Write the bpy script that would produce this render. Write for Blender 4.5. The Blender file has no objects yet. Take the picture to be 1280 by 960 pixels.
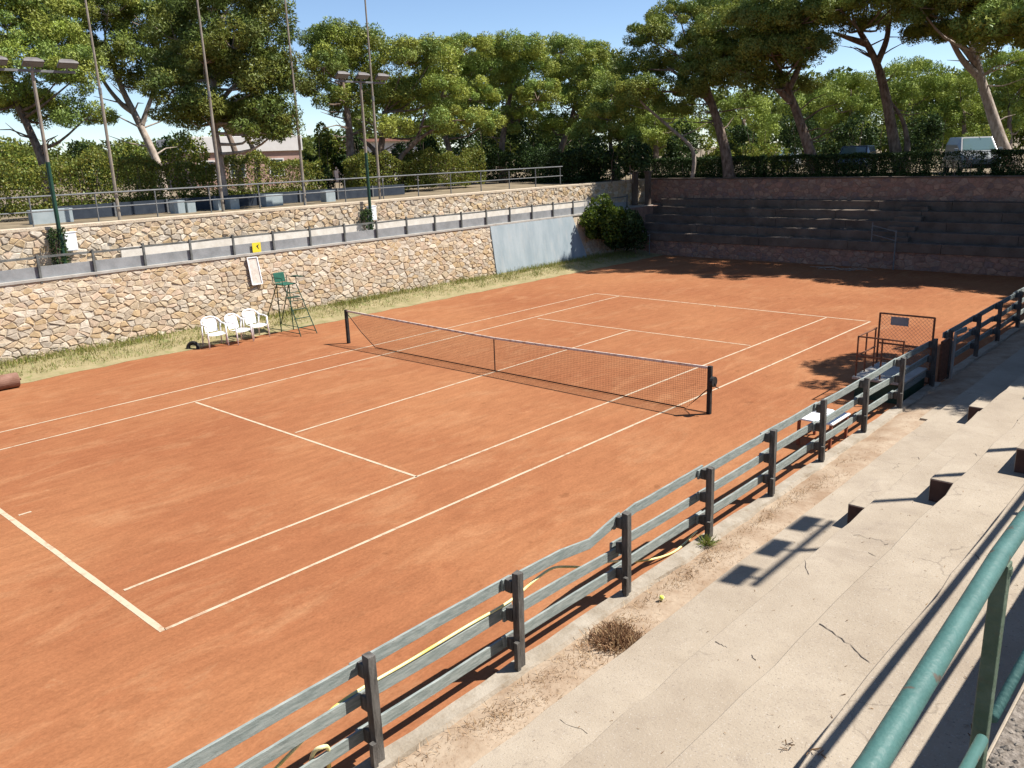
import bpy, math, random
import numpy as np
from mathutils import Vector, Matrix

# ------------------------------------------------------------------ camera, sky, sun, exposure
scene = bpy.context.scene
COL = scene.collection
R = math.radians
CAM = np.array([15.275, -15.927, 5.642])
YAW, PITCH, ROLL, FOC = 0.74453, -0.26520, -0.03476, 1061.43      # focal length in pixels of the 1280 px wide photograph
_f = np.array([-math.sin(YAW) * math.cos(PITCH), math.cos(YAW) * math.cos(PITCH), math.sin(PITCH)])
_r0 = np.array([math.cos(YAW), math.sin(YAW), 0.0]); _u0 = np.cross(_r0, _f)
_r = _r0 * math.cos(ROLL) + _u0 * math.sin(ROLL); _u = np.cross(_r, _f)

cam_data = bpy.data.cameras.new("camera")
cam = bpy.data.objects.new("camera", cam_data); COL.objects.link(cam)
cam.matrix_world = Matrix(((_r[0], _u[0], -_f[0], CAM[0]), (_r[1], _u[1], -_f[1], CAM[1]), (_r[2], _u[2], -_f[2], CAM[2]), (0, 0, 0, 1)))
cam_data.sensor_width = 36; cam_data.lens = 36 * FOC / 1280
cam_data.clip_start = 0.1; cam_data.clip_end = 3000
scene.camera = cam

SUN_EL, SUN_AZ = math.atan(1 / math.hypot(.475, .5)), math.atan2(.475, .5)          # measured from the net posts' shadows
world = bpy.data.worlds.new("World"); scene.world = world; world.use_nodes = True
nt = world.node_tree; nt.nodes.clear()
sky = nt.nodes.new("ShaderNodeTexSky"); sky.sky_type = 'NISHITA'; sky.sun_disc = False
sky.sun_elevation = SUN_EL; sky.sun_rotation = SUN_AZ; sky.altitude = 0; sky.air_density = .72; sky.dust_density = .1; sky.ozone_density = 2.4
bg = nt.nodes.new("ShaderNodeBackground"); bg.inputs[1].default_value = 0.088
wo = nt.nodes.new("ShaderNodeOutputWorld")
nt.links.new(sky.outputs[0], bg.inputs[0]); nt.links.new(bg.outputs[0], wo.inputs[0])

sd = bpy.data.lights.new("sun", 'SUN'); sd.energy = 5.0; sd.angle = R(0.53); sd.color = (1.0, .96, .90)
sun = bpy.data.objects.new("sun", sd); COL.objects.link(sun); sun.location = (20, 20, 40)
sun.rotation_euler = Vector((-.475, -.5, -1)).to_track_quat('-Z', 'Y').to_euler()

vs = scene.view_settings
vs.view_transform = 'Standard'; vs.look = 'None'; vs.exposure = 0.92; vs.gamma = 1.0; vs.use_curve_mapping = False

# ------------------------------------------------------------------ helpers
def ray(x, y): return _f + (x - 640) / FOC * _r - (y - 480) / FOC * _u
def pd(x, y, d): return CAM + ray(x, y) * d
def at(x, y, ax, v):
    d = ray(x, y); return CAM + d * ((v - CAM[ax]) / d[ax])
def gz(x, y, z=0.0): return at(x, y, 2, z)

def tag(o, label=None, cat=None, group=None, kind=None):
    if label: o["label"] = label
    if cat: o["category"] = cat
    if group: o["group"] = group
    if kind: o["kind"] = kind
    return o

def empty(name, loc=(0, 0, 0), rz=0.0):
    o = bpy.data.objects.new(name, None); COL.objects.link(o)
    o.location = [float(v) for v in loc]; o.rotation_euler = (0, 0, rz); o.empty_display_size = .2
    return o

class MB:
    """collects verts and faces for ONE mesh"""
    def __init__(s, off=(0, 0, 0)):
        s.v = []; s.f = []; s.off = Vector([float(a) for a in off]); s.tint = []
    def add(s, vs_, fs_):
        b = len(s.v); s.v += [Vector(v) - s.off for v in vs_]; s.f += [tuple(i + b for i in f) for f in fs_]; return s
    def box(s, a, b):
        x0, y0, z0 = a; x1, y1, z1 = b
        return s.add([(x0, y0, z0), (x1, y0, z0), (x1, y1, z0), (x0, y1, z0), (x0, y0, z1), (x1, y0, z1), (x1, y1, z1), (x0, y1, z1)],
                     [(0, 3, 2, 1), (4, 5, 6, 7), (0, 1, 5, 4), (1, 2, 6, 5), (2, 3, 7, 6), (3, 0, 4, 7)])
    def bar(s, p, q, w, h, up=(0, 0, 1)):
        """board from p to q, w across, h along up"""
        p = Vector(p); q = Vector(q); d = (q - p).normalized(); u = Vector(up); u = (u - d * u.dot(d)).normalized(); n = d.cross(u)
        vs_ = [e + n * (sx * w / 2) + u * (sz * h / 2) for e in (p, q) for sx, sz in ((-1, -1), (1, -1), (1, 1), (-1, 1))]
        return s.add(vs_, [(0, 1, 2, 3), (7, 6, 5, 4), (0, 4, 5, 1), (1, 5, 6, 2), (2, 6, 7, 3), (3, 7, 4, 0)])
    def strip(s, pts, w, h):
        """a bent board through pts (w thick horizontally, h tall)"""
        pts = [Vector(p) for p in pts]; n = len(pts); vs_ = []
        for i, p in enumerate(pts):
            d = (pts[min(i + 1, n - 1)] - pts[max(i - 1, 0)]).normalized(); u = Vector((0, 0, 1)); u = (u - d * u.dot(d)).normalized(); m = d.cross(u)
            vs_ += [p + m * (a * w / 2) + u * (b * h / 2) for a, b in ((-1, -1), (1, -1), (1, 1), (-1, 1))]
        fs_ = [(3, 2, 1, 0), tuple(4 * (n - 1) + k for k in range(4))]
        for i in range(n - 1):
            for k in range(4):
                fs_.append((4 * i + k, 4 * i + (k + 1) % 4, 4 * i + 4 + (k + 1) % 4, 4 * i + 4 + k))
        return s.add(vs_, fs_)
    def tube(s, pts, rad, n=8, cap=True):
        pts = [Vector([float(c) for c in p]) for p in pts]; m = len(pts)
        rad = [rad] * m if not hasattr(rad, '__len__') else rad
        vs_ = []; ref = None
        for i, p in enumerate(pts):
            d = (pts[min(i + 1, m - 1)] - pts[max(i - 1, 0)]).normalized()
            if ref is None: ref = d.orthogonal().normalized()
            ref = (ref - d * ref.dot(d))
            ref = ref.normalized() if ref.length > 1e-5 else d.orthogonal().normalized()
            w = d.cross(ref)
            vs_ += [p + (ref * math.cos(2 * math.pi * k / n) + w * math.sin(2 * math.pi * k / n)) * rad[i] for k in range(n)]
        fs_ = []
        for i in range(m - 1):
            for k in range(n): fs_.append((i * n + k, i * n + (k + 1) % n, (i + 1) * n + (k + 1) % n, (i + 1) * n + k))
        if cap: fs_ += [tuple(range(n - 1, -1, -1)), tuple((m - 1) * n + k for k in range(n))]
        return s.add(vs_, fs_)
    def build(s, name, mat, parent=None, smooth=False, bevel=0):
        me = bpy.data.meshes.new(name); me.from_pydata([tuple(v) for v in s.v], [], s.f); me.update()
        if smooth: me.polygons.foreach_set('use_smooth', [True] * len(me.polygons))
        if s.tint:
            a = me.color_attributes.new('tint', 'FLOAT_COLOR', 'POINT'); a.data.foreach_set('color', np.array(s.tint, dtype=np.float32).ravel())
        if isinstance(mat, (list, tuple)):
            for m in mat: me.materials.append(m)
        else: me.materials.append(mat)
        o = bpy.data.objects.new(name, me); COL.objects.link(o); o.parent = parent
        if bevel:
            b = o.modifiers.new('bevel', 'BEVEL'); b.width = bevel; b.segments = 2; b.limit_method = 'ANGLE'; b.angle_limit = R(40)
        return o

def tris_object(name, Q, tint, mat, parent=None):
    """Q: (n,3,3) triangles"""
    return quads_object(name, Q, tint, mat, parent, 3)

def quads_object(name, Q, tint, mat, parent=None, K=4):
    """Q: (n,4,3) array of quads, tint (n,3)"""
    n = len(Q); me = bpy.data.meshes.new(name)
    me.vertices.add(n * K); me.loops.add(n * K); me.polygons.add(n)
    me.vertices.foreach_set('co', Q.astype(np.float32).ravel())
    me.loops.foreach_set('vertex_index', np.arange(n * K, dtype=np.int32))
    me.polygons.foreach_set('loop_start', np.arange(0, n * K, K, dtype=np.int32))
    me.polygons.foreach_set('loop_total', np.full(n, K, dtype=np.int32))
    me.update(calc_edges=True)
    a = me.color_attributes.new('tint', 'FLOAT_COLOR', 'POINT')
    c = np.ones((n, K, 4), np.float32); c[:, :, :3] = tint[:, None, :]; a.data.foreach_set('color', c.ravel())
    me.materials.append(mat)
    o = bpy.data.objects.new(name, me); COL.objects.link(o); o.parent = parent
    return o

# ------------------------------------------------------------------ materials
def material(name, c1, c2=None, scale=4.0, rough=.85, bump=.0, bscale=None, metal=0.0, detail=6, tint=False, speck=None, spec=.3, stretch=None, mid=(.35, .65)):
    m = bpy.data.materials.new(name); m.use_nodes = True; t = m.node_tree; p = t.nodes['Principled BSDF']
    p.inputs['Roughness'].default_value = rough; p.inputs['Metallic'].default_value = metal; p.inputs['Specular IOR Level'].default_value = spec
    tc = t.nodes.new('ShaderNodeTexCoord'); co = tc.outputs['Object']
    geo = t.nodes.new('ShaderNodeNewGeometry'); co = geo.outputs['Position']
    if stretch:
        mp = t.nodes.new('ShaderNodeMapping'); mp.inputs['Scale'].default_value = stretch; t.links.new(co, mp.inputs[0]); co = mp.outputs[0]
    col = None
    if c2 is not None:
        n = t.nodes.new('ShaderNodeTexNoise'); n.inputs['Scale'].default_value = scale; n.inputs['Detail'].default_value = detail; n.inputs['Roughness'].default_value = .62
        t.links.new(co, n.inputs['Vector'])
        r = t.nodes.new('ShaderNodeValToRGB'); r.color_ramp.elements[0].position = mid[0]; r.color_ramp.elements[1].position = mid[1]
        r.color_ramp.elements[0].color = (*c1, 1); r.color_ramp.elements[1].color = (*c2, 1)
        t.links.new(n.outputs['Fac'], r.inputs[0]); col = r.outputs[0]
    if speck:
        sc, amt, cc = speck
        n2 = t.nodes.new('ShaderNodeTexNoise'); n2.inputs['Scale'].default_value = sc; n2.inputs['Detail'].default_value = 3
        t.links.new(co, n2.inputs['Vector'])
        r2 = t.nodes.new('ShaderNodeValToRGB'); r2.color_ramp.elements[0].position = .55 if sc != 13 else .66; r2.color_ramp.elements[1].position = .75 if sc != 13 else .70
        r2.color_ramp.elements[0].color = (0, 0, 0, 1); r2.color_ramp.elements[1].color = (amt, amt, amt, 1); t.links.new(n2.outputs['Fac'], r2.inputs[0])
        mx = t.nodes.new('ShaderNodeMix'); mx.data_type = 'RGBA'; t.links.new(r2.outputs[0], mx.inputs[0])
        if col: t.links.new(col, mx.inputs[6])
        else: mx.inputs[6].default_value = (*c1, 1)
        mx.inputs[7].default_value = (*cc, 1); col = mx.outputs[2]
    if tint:
        at_ = t.nodes.new('ShaderNodeAttribute'); at_.attribute_name = 'tint'
        mx = t.nodes.new('ShaderNodeMix'); mx.data_type = 'RGBA'; mx.blend_type = 'MULTIPLY'; mx.inputs[0].default_value = 1
        if col: t.links.new(col, mx.inputs[6])
        else: mx.inputs[6].default_value = (*c1, 1)
        t.links.new(at_.outputs['Color'], mx.inputs[7]); col = mx.outputs[2]
    if col: t.links.new(col, p.inputs['Base Color'])
    else: p.inputs['Base Color'].default_value = (*c1, 1)
    if bump:
        nb = t.nodes.new('ShaderNodeTexNoise'); nb.inputs['Scale'].default_value = bscale or scale * 4; nb.inputs['Detail'].default_value = 5
        t.links.new(co, nb.inputs['Vector'])
        b = t.nodes.new('ShaderNodeBump'); b.inputs['Strength'].default_value = bump; b.inputs['Distance'].default_value = .02
        t.links.new(nb.outputs['Fac'], b.inputs['Height']); t.links.new(b.outputs[0], p.inputs['Normal'])
    return m

def foliage(name, base, trans=.3, rough=.6):
    m = bpy.data.materials.new(name); m.use_nodes = True; t = m.node_tree; t.nodes.remove(t.nodes['Principled BSDF'])
    out = t.nodes['Material Output']
    a = t.nodes.new('ShaderNodeAttribute'); a.attribute_name = 'tint'
    mx = t.nodes.new('ShaderNodeMix'); mx.data_type = 'RGBA'; mx.blend_type = 'MULTIPLY'; mx.inputs[0].default_value = 1
    mx.inputs[6].default_value = (*base, 1); t.links.new(a.outputs['Color'], mx.inputs[7])
    d = t.nodes.new('ShaderNodeBsdfDiffuse'); tr = t.nodes.new('ShaderNodeBsdfTranslucent'); g = t.nodes.new('ShaderNodeBsdfGlossy'); g.inputs['Roughness'].default_value = .45
    for n in (d, tr): t.links.new(mx.outputs[2], n.inputs['Color'])
    g.inputs['Color'].default_value = (.9, .95, .9, 1)
    m1 = t.nodes.new('ShaderNodeMixShader'); m1.inputs[0].default_value = trans; t.links.new(d.outputs[0], m1.inputs[1]); t.links.new(tr.outputs[0], m1.inputs[2])
    m2 = t.nodes.new('ShaderNodeMixShader'); m2.inputs[0].default_value = .015; t.links.new(m1.outputs[0], m2.inputs[1]); t.links.new(g.outputs[0], m2.inputs[2])
    t.links.new(m2.outputs[0], out.inputs['Surface'])
    return m

def clay_material():
    m = bpy.data.materials.new('red_clay'); m.use_nodes = True; t = m.node_tree; p = t.nodes['Principled BSDF']
    p.inputs['Roughness'].default_value = .95; p.inputs['Specular IOR Level'].default_value = .1
    geo = t.nodes.new('ShaderNodeNewGeometry')
    def noise(scale, detail, rough, stretch=(1, 1, 1), rot=0.0, dist=0.0):
        mp = t.nodes.new('ShaderNodeMapping'); mp.inputs['Scale'].default_value = stretch; mp.inputs['Rotation'].default_value = (0, 0, rot)
        t.links.new(geo.outputs['Position'], mp.inputs[0])
        n = t.nodes.new('ShaderNodeTexNoise'); n.inputs['Scale'].default_value = scale; n.inputs['Detail'].default_value = detail; n.inputs['Roughness'].default_value = rough
        n.inputs['Distortion'].default_value = dist
        t.links.new(mp.outputs[0], n.inputs['Vector']); return n.outputs['Fac']
    def ramp(v, a, b, ca, cb):
        r = t.nodes.new('ShaderNodeValToRGB'); r.color_ramp.elements[0].position = a; r.color_ramp.elements[1].position = b
        r.color_ramp.elements[0].color = (*ca, 1); r.color_ramp.elements[1].color = (*cb, 1); t.links.new(v, r.inputs[0]); return r.outputs[0]
    def mix(f, a, b, mode='MIX'):
        x = t.nodes.new('ShaderNodeMix'); x.data_type = 'RGBA'; x.blend_type = mode
        if isinstance(f, float): x.inputs[0].default_value = f
        else: t.links.new(f, x.inputs[0])
        for k, c in ((6, a), (7, b)):
            if isinstance(c, tuple): x.inputs[k].default_value = (*c, 1)
            else: t.links.new(c, x.inputs[k])
        return x.outputs[2]
    base = ramp(noise(.16, 4, .55), .36, .64, (.246, .093, .041), (.296, .127, .057))     # broad damp and dusty patches
    sc = ramp(noise(1.1, 7, .72, (1, .45, 1), R(30), .6), .52, .72, (0, 0, 0), (.75, .75, .75))   # swept dust
    col = mix(sc, base, (.338, .168, .083))
    dk = ramp(noise(1.7, 6, .7, (1, .6, 1), R(-20), .3), .56, .74, (0, 0, 0), (.55, .55, .55))
    col = mix(dk, col, (.225, .078, .033))
    md = ramp(noise(5.5, 6, .75, (1, .35, 1), R(35), .5), .34, .68, (.88, .865, .85), (1.11, 1.12, 1.12))
    col = mix(1.0, col, md, 'MULTIPLY')
    gr = ramp(noise(30, 5, .75, (1, .6, 1), R(-15)), .3, .7, (.80, .79, .78), (1.17, 1.17, 1.17))
    col = mix(1.0, col, gr, 'MULTIPLY')
    pale = ramp(noise(.5, 5, .75, (1, 1, 1), 0, .8), .66, .78, (0, 0, 0), (.6, .6, .6))
    col = mix(pale, col, (.37, .21, .11))
    sp = ramp(noise(2.6, 2, .5, (1, .8, 1), R(12)), .70, .745, (1, 1, 1), (.80, .78, .76)); col = mix(1.0, col, sp, 'MULTIPLY')       # ball and foot marks
    dr = ramp(noise(1.0, 3, .6, (9, .22, 1), R(-2), .25), .36, .64, (.96, .96, .955), (1.04, 1.04, 1.04)); col = mix(1.0, col, dr, 'MULTIPLY')   # drag brush streaks along the court
    t.links.new(col, p.inputs['Base Color'])
    b = t.nodes.new('ShaderNodeBump'); b.inputs['Strength'].default_value = .35; b.inputs['Distance'].default_value = .01
    t.links.new(noise(22, 6, .7), b.inputs['Height']); t.links.new(b.outputs[0], p.inputs['Normal'])
    return m

def concrete_material():
    m = bpy.data.materials.new('sunbleached_concrete'); m.use_nodes = True; t = m.node_tree; p = t.nodes['Principled BSDF']
    p.inputs['Roughness'].default_value = .93; p.inputs['Specular IOR Level'].default_value = .15
    geo = t.nodes.new('ShaderNodeNewGeometry')
    def noise(scale, detail, rough=.6, dist=0.0):
        n = t.nodes.new('ShaderNodeTexNoise'); n.inputs['Scale'].default_value = scale; n.inputs['Detail'].default_value = detail; n.inputs['Roughness'].default_value = rough; n.inputs['Distortion'].default_value = dist
        t.links.new(geo.outputs['Position'], n.inputs['Vector']); return n.outputs['Fac']
    def ramp(v, a, b, ca, cb):
        r = t.nodes.new('ShaderNodeValToRGB'); r.color_ramp.elements[0].position = a; r.color_ramp.elements[1].position = b
        r.color_ramp.elements[0].color = (*ca, 1); r.color_ramp.elements[1].color = (*cb, 1); t.links.new(v, r.inputs[0]); return r.outputs[0]
    def mix(f, a, b, mode='MIX'):
        x = t.nodes.new('ShaderNodeMix'); x.data_type = 'RGBA'; x.blend_type = mode
        if isinstance(f, float): x.inputs[0].default_value = f
        else: t.links.new(f, x.inputs[0])
        for k, c in ((6, a), (7, b)):
            if isinstance(c, tuple): x.inputs[k].default_value = (*c, 1)
            else: t.links.new(c, x.inputs[k])
        return x.outputs[2]
    W = lambda v: (v, v, v)
    col = ramp(noise(.9, 10, .65), .34, .66, (.280, .228, .170), (.355, .298, .228))
    col = mix(ramp(noise(.42, 6, .7, .7), .54, .70, W(0), W(.7)), col, (.225, .180, .138))       # old water stains
    col = mix(ramp(noise(5, 8, .75), .56, .70, W(0), W(.65)), col, (.235, .19, .148))            # scuffs
    col = mix(ramp(noise(55, 3, .6), .60, .70, W(0), W(.75)), col, (.15, .12, .095))             # aggregate pits
    col = mix(ramp(noise(70, 2, .5), .62, .72, W(0), W(.6)), col, (.42, .38, .33))               # pale grains
    v = t.nodes.new('ShaderNodeTexVoronoi'); v.feature = 'DISTANCE_TO_EDGE'; v.inputs['Scale'].default_value = .55
    wob = t.nodes.new('ShaderNodeTexNoise'); wob.inputs['Scale'].default_value = 2.2; wob.inputs['Detail'].default_value = 6; t.links.new(geo.outputs['Position'], wob.inputs['Vector'])
    ad = t.nodes.new('ShaderNodeMix'); ad.data_type = 'RGBA'; ad.blend_type = 'LINEAR_LIGHT'; ad.inputs[0].default_value = .35
    t.links.new(geo.outputs['Position'], ad.inputs[6]); t.links.new(wob.outputs['Color'], ad.inputs[7]); t.links.new(ad.outputs[2], v.inputs['Vector'])
    hair = ramp(v.outputs['Distance'], .0, .007, W(1), W(0)); msk = ramp(noise(.8, 3, .6), .54, .66, W(0), W(.6))
    col = mix(mix(1.0, hair, msk, 'MULTIPLY'), col, (.09, .07, .055))
    t.links.new(col, p.inputs['Base Color'])
    b = t.nodes.new('ShaderNodeBump'); b.inputs['Strength'].default_value = .55; b.inputs['Distance'].default_value = .012
    t.links.new(noise(40, 6, .7), b.inputs['Height']); t.links.new(b.outputs[0], p.inputs['Normal'])
    return m

M = {}
M['clay'] = clay_material()
M['line'] = material('line_paint', (.30, .165, .09), (.46, .365, .255), 5, .85, mid=(.30, .48), detail=9)
M['ground'] = material('dry_ground', (0.128, 0.096, 0.060), (0.240, 0.188, 0.120), .8, .95, .4, 12, speck=(5, .6, (0.096, 0.096, 0.040)))
M['dirt'] = material('pale_dirt', (0.248, 0.167, 0.105), (0.360, 0.279, 0.198), 2.2, .95, .5, 18, speck=(14, .5, (0.174, 0.112, 0.068)))
M['gravel'] = material('gravel', (.10, .08, .06), (.26, .22, .18), 30, .9, .9, 45, speck=(14, .7, (.05, .04, .03)))
M['concrete'] = concrete_material()
M['concrete2'] = material('pale_cement', (0.310, 0.285, 0.248), (0.409, 0.384, 0.341), 2.0, .9, .3, 20)
M['cement_grey'] = material('grey_cement', (0.195, 0.203, 0.203), (0.270, 0.277, 0.277), 2.5, .85, .2, 20)
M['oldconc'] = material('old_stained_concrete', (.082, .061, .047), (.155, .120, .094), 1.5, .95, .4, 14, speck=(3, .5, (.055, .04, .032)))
M['mortar'] = material('mortar', (.42, .335, .235), (.52, .435, .325), 5, .95, .8, 22, speck=(9, .4, (.31, .24, .165)))
M['whitewash'] = material('whitewash', (.50, .45, .38), (.62, .57, .50), 3, .9, .2, 20)
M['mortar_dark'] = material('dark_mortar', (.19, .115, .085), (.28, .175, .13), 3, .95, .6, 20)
M['stone'] = material('rubble_stone', (.70, .70, .70), (1.0, 1.0, 1.0), 7, .92, .6, 24, tint=True)
M['panelblue'] = material('blue_grey_plaster', (.235, .285, .305), (.315, .36, .375), 2.2, .85, .2, 30, stretch=(1, 1, .25), speck=(3, .5, (.36, .37, .36)))
M['wood_grey'] = material('weathered_grey_board', (.17, .20, .185), (.30, .325, .30), 5, .85, .3, 40, stretch=(6, .8, 6), speck=(11, .5, (.11, .12, .11)))
M['wood_dark'] = material('weathered_post_wood', (.035, .031, .027), (.16, .148, .132), 4, .85, .4, 30, stretch=(5, 5, .9), mid=(.3, .75))
M['wood_far'] = material('far_fence_wood', (.075, .078, .072), (.15, .155, .145), 4, .85, .3, 30)
M['green_paint'] = material('green_pipe_paint', (.040, .105, .090), (.055, .132, .115), 7, .55, .2, 50, spec=.4, detail=10, speck=(13, .9, (.085, .060, .040)))
M['green_old'] = material('old_green_paint', (.055, .085, .05), (.09, .12, .08), 12, .6, .3, 50, speck=(9, .8, (.10, .055, .035)))
M['rust'] = material('rusty_pipe', (.11, .045, .025), (.20, .085, .045), 14, .8, .3, 50)
M['greymetal'] = material('grey_metal', (.115, .12, .12), (.175, .18, .18), 6, .6, .1, 40)
M['darkgreen'] = material('dark_green_metal', (.012, .045, .028), (.018, .06, .038), 9, .5, .1, 40)
M['mast'] = material('mast_metal', (.20, .17, .13), (.30, .26, .21), 3, .6)
M['white_plastic'] = material('white_plastic', (.78, .78, .77), (.84, .84, .83), 5, .45, spec=.5)
M['whitebox'] = material('white_cabinet', (.74, .75, .76), (.82, .82, .82), 4, .5)
M['black'] = material('black_rubber', (.012, .012, .012), (.03, .028, .026), 8, .75)
M['netblack'] = material('net_cord', (.028, .017, .014))
M['netband'] = material('net_band', (.45, .33, .25), (.62, .55, .48), 6, .8, mid=(.42, .52))
M['chairgreen'] = material('green_seat', (.015, .085, .055), (.02, .11, .07), 5, .5)
M['hose'] = material('yellow_hose', (.70, .58, .12), (.78, .74, .42), 3, .5, spec=.5)
M['ball'] = material('tennis_ball', (.55, .62, .08), (.66, .70, .14), 40, .95)
M['signyellow'] = material('yellow_sign', (.72, .55, .03), (.78, .60, .05), 6, .5)
M['signdark'] = material('dark_mark', (.03, .03, .03))
M['board'] = material('pale_board', (0.464, 0.400, 0.336), (0.576, 0.528, 0.464), 6, .8)
M['bark'] = material('pine_bark', (.085, .058, .042), (.24, .18, .14), 7, .95, .9, 14, stretch=(1, 1, .35))
M['bark_pale'] = material('pale_bark', (.20, .155, .12), (.42, .35, .29), 7, .95, .8, 14, stretch=(1, 1, .35))
M['pine'] = foliage('pine_needles', (.215, .255, .058), .15)
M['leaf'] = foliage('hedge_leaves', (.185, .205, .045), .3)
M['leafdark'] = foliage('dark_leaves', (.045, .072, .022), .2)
M['drygrass'] = foliage('dry_grass', (.27, .255, .085), .25)
M['weed'] = foliage('dead_weed', (.36, .25, .15), .3)
M['navy'] = material('navy_windbreak', (.018, .026, .040), (.035, .045, .06), 3, .7)
M['paleblue'] = material('pale_blue_block', (.25, .30, .31), (.33, .37, .375), 3, .8)
M['house_white'] = material('house_white', (0.576, 0.544, 0.512), (0.640, 0.616, 0.584), 1.2, .85)
M['house_pink'] = material('house_pink', (.34, .21, .17), (.42, .27, .22), 1.2, .9)
M['house_brown'] = material('house_roof_brown', (.22, .10, .075), (.30, .15, .11), 5, .9)
M['glass'] = material('window_glass', (.03, .04, .05), rough=.08, spec=.8)
M['windscreen'] = material('car_glass', (.10, .16, .17), rough=.06, spec=.9)
M['carblue'] = material('blue_car_paint', (.006, .012, .035), rough=.25, spec=.6)
M['carsilver'] = material('silver_car_paint', (.28, .295, .31), rough=.3, spec=.6, metal=.2)
M['lampglass'] = material('lamp_glass', (.10, .105, .11), rough=.25, spec=.5)
M['lamphousing'] = material('lamp_housing', (.10, .09, .085), (.15, .135, .125), 7, .6)
M['table'] = material('white_table_top', (.74, .74, .76), (.82, .82, .82), 6, .5)
M['redbrown'] = material('red_brown_leg', (.20, .06, .03), (.28, .09, .05), 7, .7)
M['rim'] = material('wheel_rim', (.4, .4, .4), rough=.35, metal=.8)
M['asphalt'] = material('asphalt', (.045, .045, .046), (.07, .07, .068), 5, .9, .3, 40)
M['sideshade'] = material('brown_side_shade', (.055, .028, .022), (.085, .045, .035), 6, .8)  # dark red brown that paints shade onto the aisle step sides
M['kerb'] = material('worn_kerb', (.24, .20, .15), (.34, .295, .235), 3, .95, .5, 25, speck=(8, .6, (.20, .15, .10)))
M['crack'] = material('dark_crack', (.05, .04, .035))  # even dark colour of the crack marks in the concrete
M['headlight'] = material('headlight', (.8, .82, .85), rough=.1, spec=.9)

# ------------------------------------------------------------------ ground, court, verge
ZL, ZF, ZR = 3.88, 3.88, 3.48        # level of the ground left, behind the far stand, behind the near stand
g = MB()
B = 1500
def sheet(x0, y0, x1, y1, z): g.add([(x0, y0, z), (x1, y0, z), (x1, y1, z), (x0, y1, z)], [(0, 1, 2, 3)])
sheet(-B, -24, -13.95, B, ZL); sheet(-13.95, 28.1, 14.5, B, ZF); sheet(14.5, 28.1, B, B, ZF); sheet(14.9, -24, B, 28.1, ZR)
sheet(-B, -B, B, -24, ZR)
g.add([(-13.95, -24, -.5), (14.5, -24, -.5), (14.5, -24, ZR), (-13.95, -24, ZR)], [(3, 2, 1, 0)])
g.add([(-B, -24, ZR), (-13.95, -24, ZR), (-13.95, -24, ZL), (-B, -24, ZL)], [(3, 2, 1, 0)])
g.add([(14.5, 28.1, ZR), (B, 28.1, ZR), (B, 28.1, ZF), (14.5, 28.1, ZF)], [(0, 1, 2, 3)])
tag(g.build('ground', M['ground']), kind='structure')

court = MB().add([(-12.2, -24, 0), (10.2, -24, 0), (10.2, 24.1, 0), (-12.2, 24.1, 0)], [(0, 1, 2, 3)]).build('clay_court', M['clay'])
tag(court, kind='structure')

def court_line(p, q, w=.058):
    p = Vector(p); q = Vector(q); d = (q - p); L = d.length; d.normalize(); n = Vector((-d.y, d.x, 0)); rnd = random.Random(int(p.x * 31 + q.y * 7))
    k = max(2, int(L / .35)); vs_ = []
    for i in range(k + 1):
        c = p + d * (L * i / k); w1 = w * (1 + rnd.uniform(-.14, .10)); w2 = w * (1 + rnd.uniform(-.14, .10))
        vs_ += [(c.x - n.x * w1 / 2, c.y - n.y * w1 / 2, .004), (c.x + n.x * w2 / 2, c.y + n.y * w2 / 2, .004)]
    MB().add(vs_, [(2 * i, 2 * i + 2, 2 * i + 3, 2 * i + 1) for i in range(k)]).build('court_line', M['line'], court)
def g2(x, y): q = gz(x, y); return (q[0], q[1], 0)
nl, nr = g2(206, 787), g2(1088, 402)            # near side line
il, ir = g2(155, 738), g2(1033, 397)
fl, fr = (-4.115, -11.885, 0), g2(775, 370)
ol, orr = (-5.485, -11.885, 0), g2(745, 367)
s1a, s1b, s1c = g2(521, 596), g2(245, 503), g2(369, 541)
s2a, s2b, s2c = g2(938, 432), g2(672, 398), g2(788, 413)
court_line(nl, nr); court_line(il, ir); court_line(fl, fr); court_line(ol, orr)
court_line((nl[0] + .02, nl[1] - .03, 0), (ol[0] - .02, ol[1] - .03, 0), .09); court_line(nr, orr, .07)
court_line(s1a, s1b, .06); court_line(s2a, s2b, .06); court_line(s1c, s2c)
court_line((0.0, -11.80, 0), (0.0, -11.60, 0)); court_line((0.05, 11.80, 0), (0.05, 11.62, 0))

# grassy bank at the foot of the left wall
vb = MB(); rnd = random.Random(3); ny = 70; prof = [(-9.95, .004), (-10.35, .03), (-10.9, .11), (-11.5, .2), (-12.3, .28)]
for j in range(ny + 1):
    y = -24 + 48.1 * j / ny
    for i, (x, z) in enumerate(prof): vb.v.append(Vector((x + rnd.uniform(-.12, .12) * (i < 3), y, z + (rnd.uniform(-.02, .03) if i else 0))))
m_ = len(prof)
for j in range(ny):
    for i in range(m_ - 1): vb.f.append((j * m_ + i, j * m_ + m_ + i, j * m_ + m_ + i + 1, j * m_ + i + 1))
M['verge'] = material('dusty_bank', (.20, .170, .078), (.29, .235, .125), 1.6, .95, .5, 16, speck=(4, .8, (.135, .160, .045)))
tag(vb.build('grass_bank', M['verge'], smooth=True), kind='structure')

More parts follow.
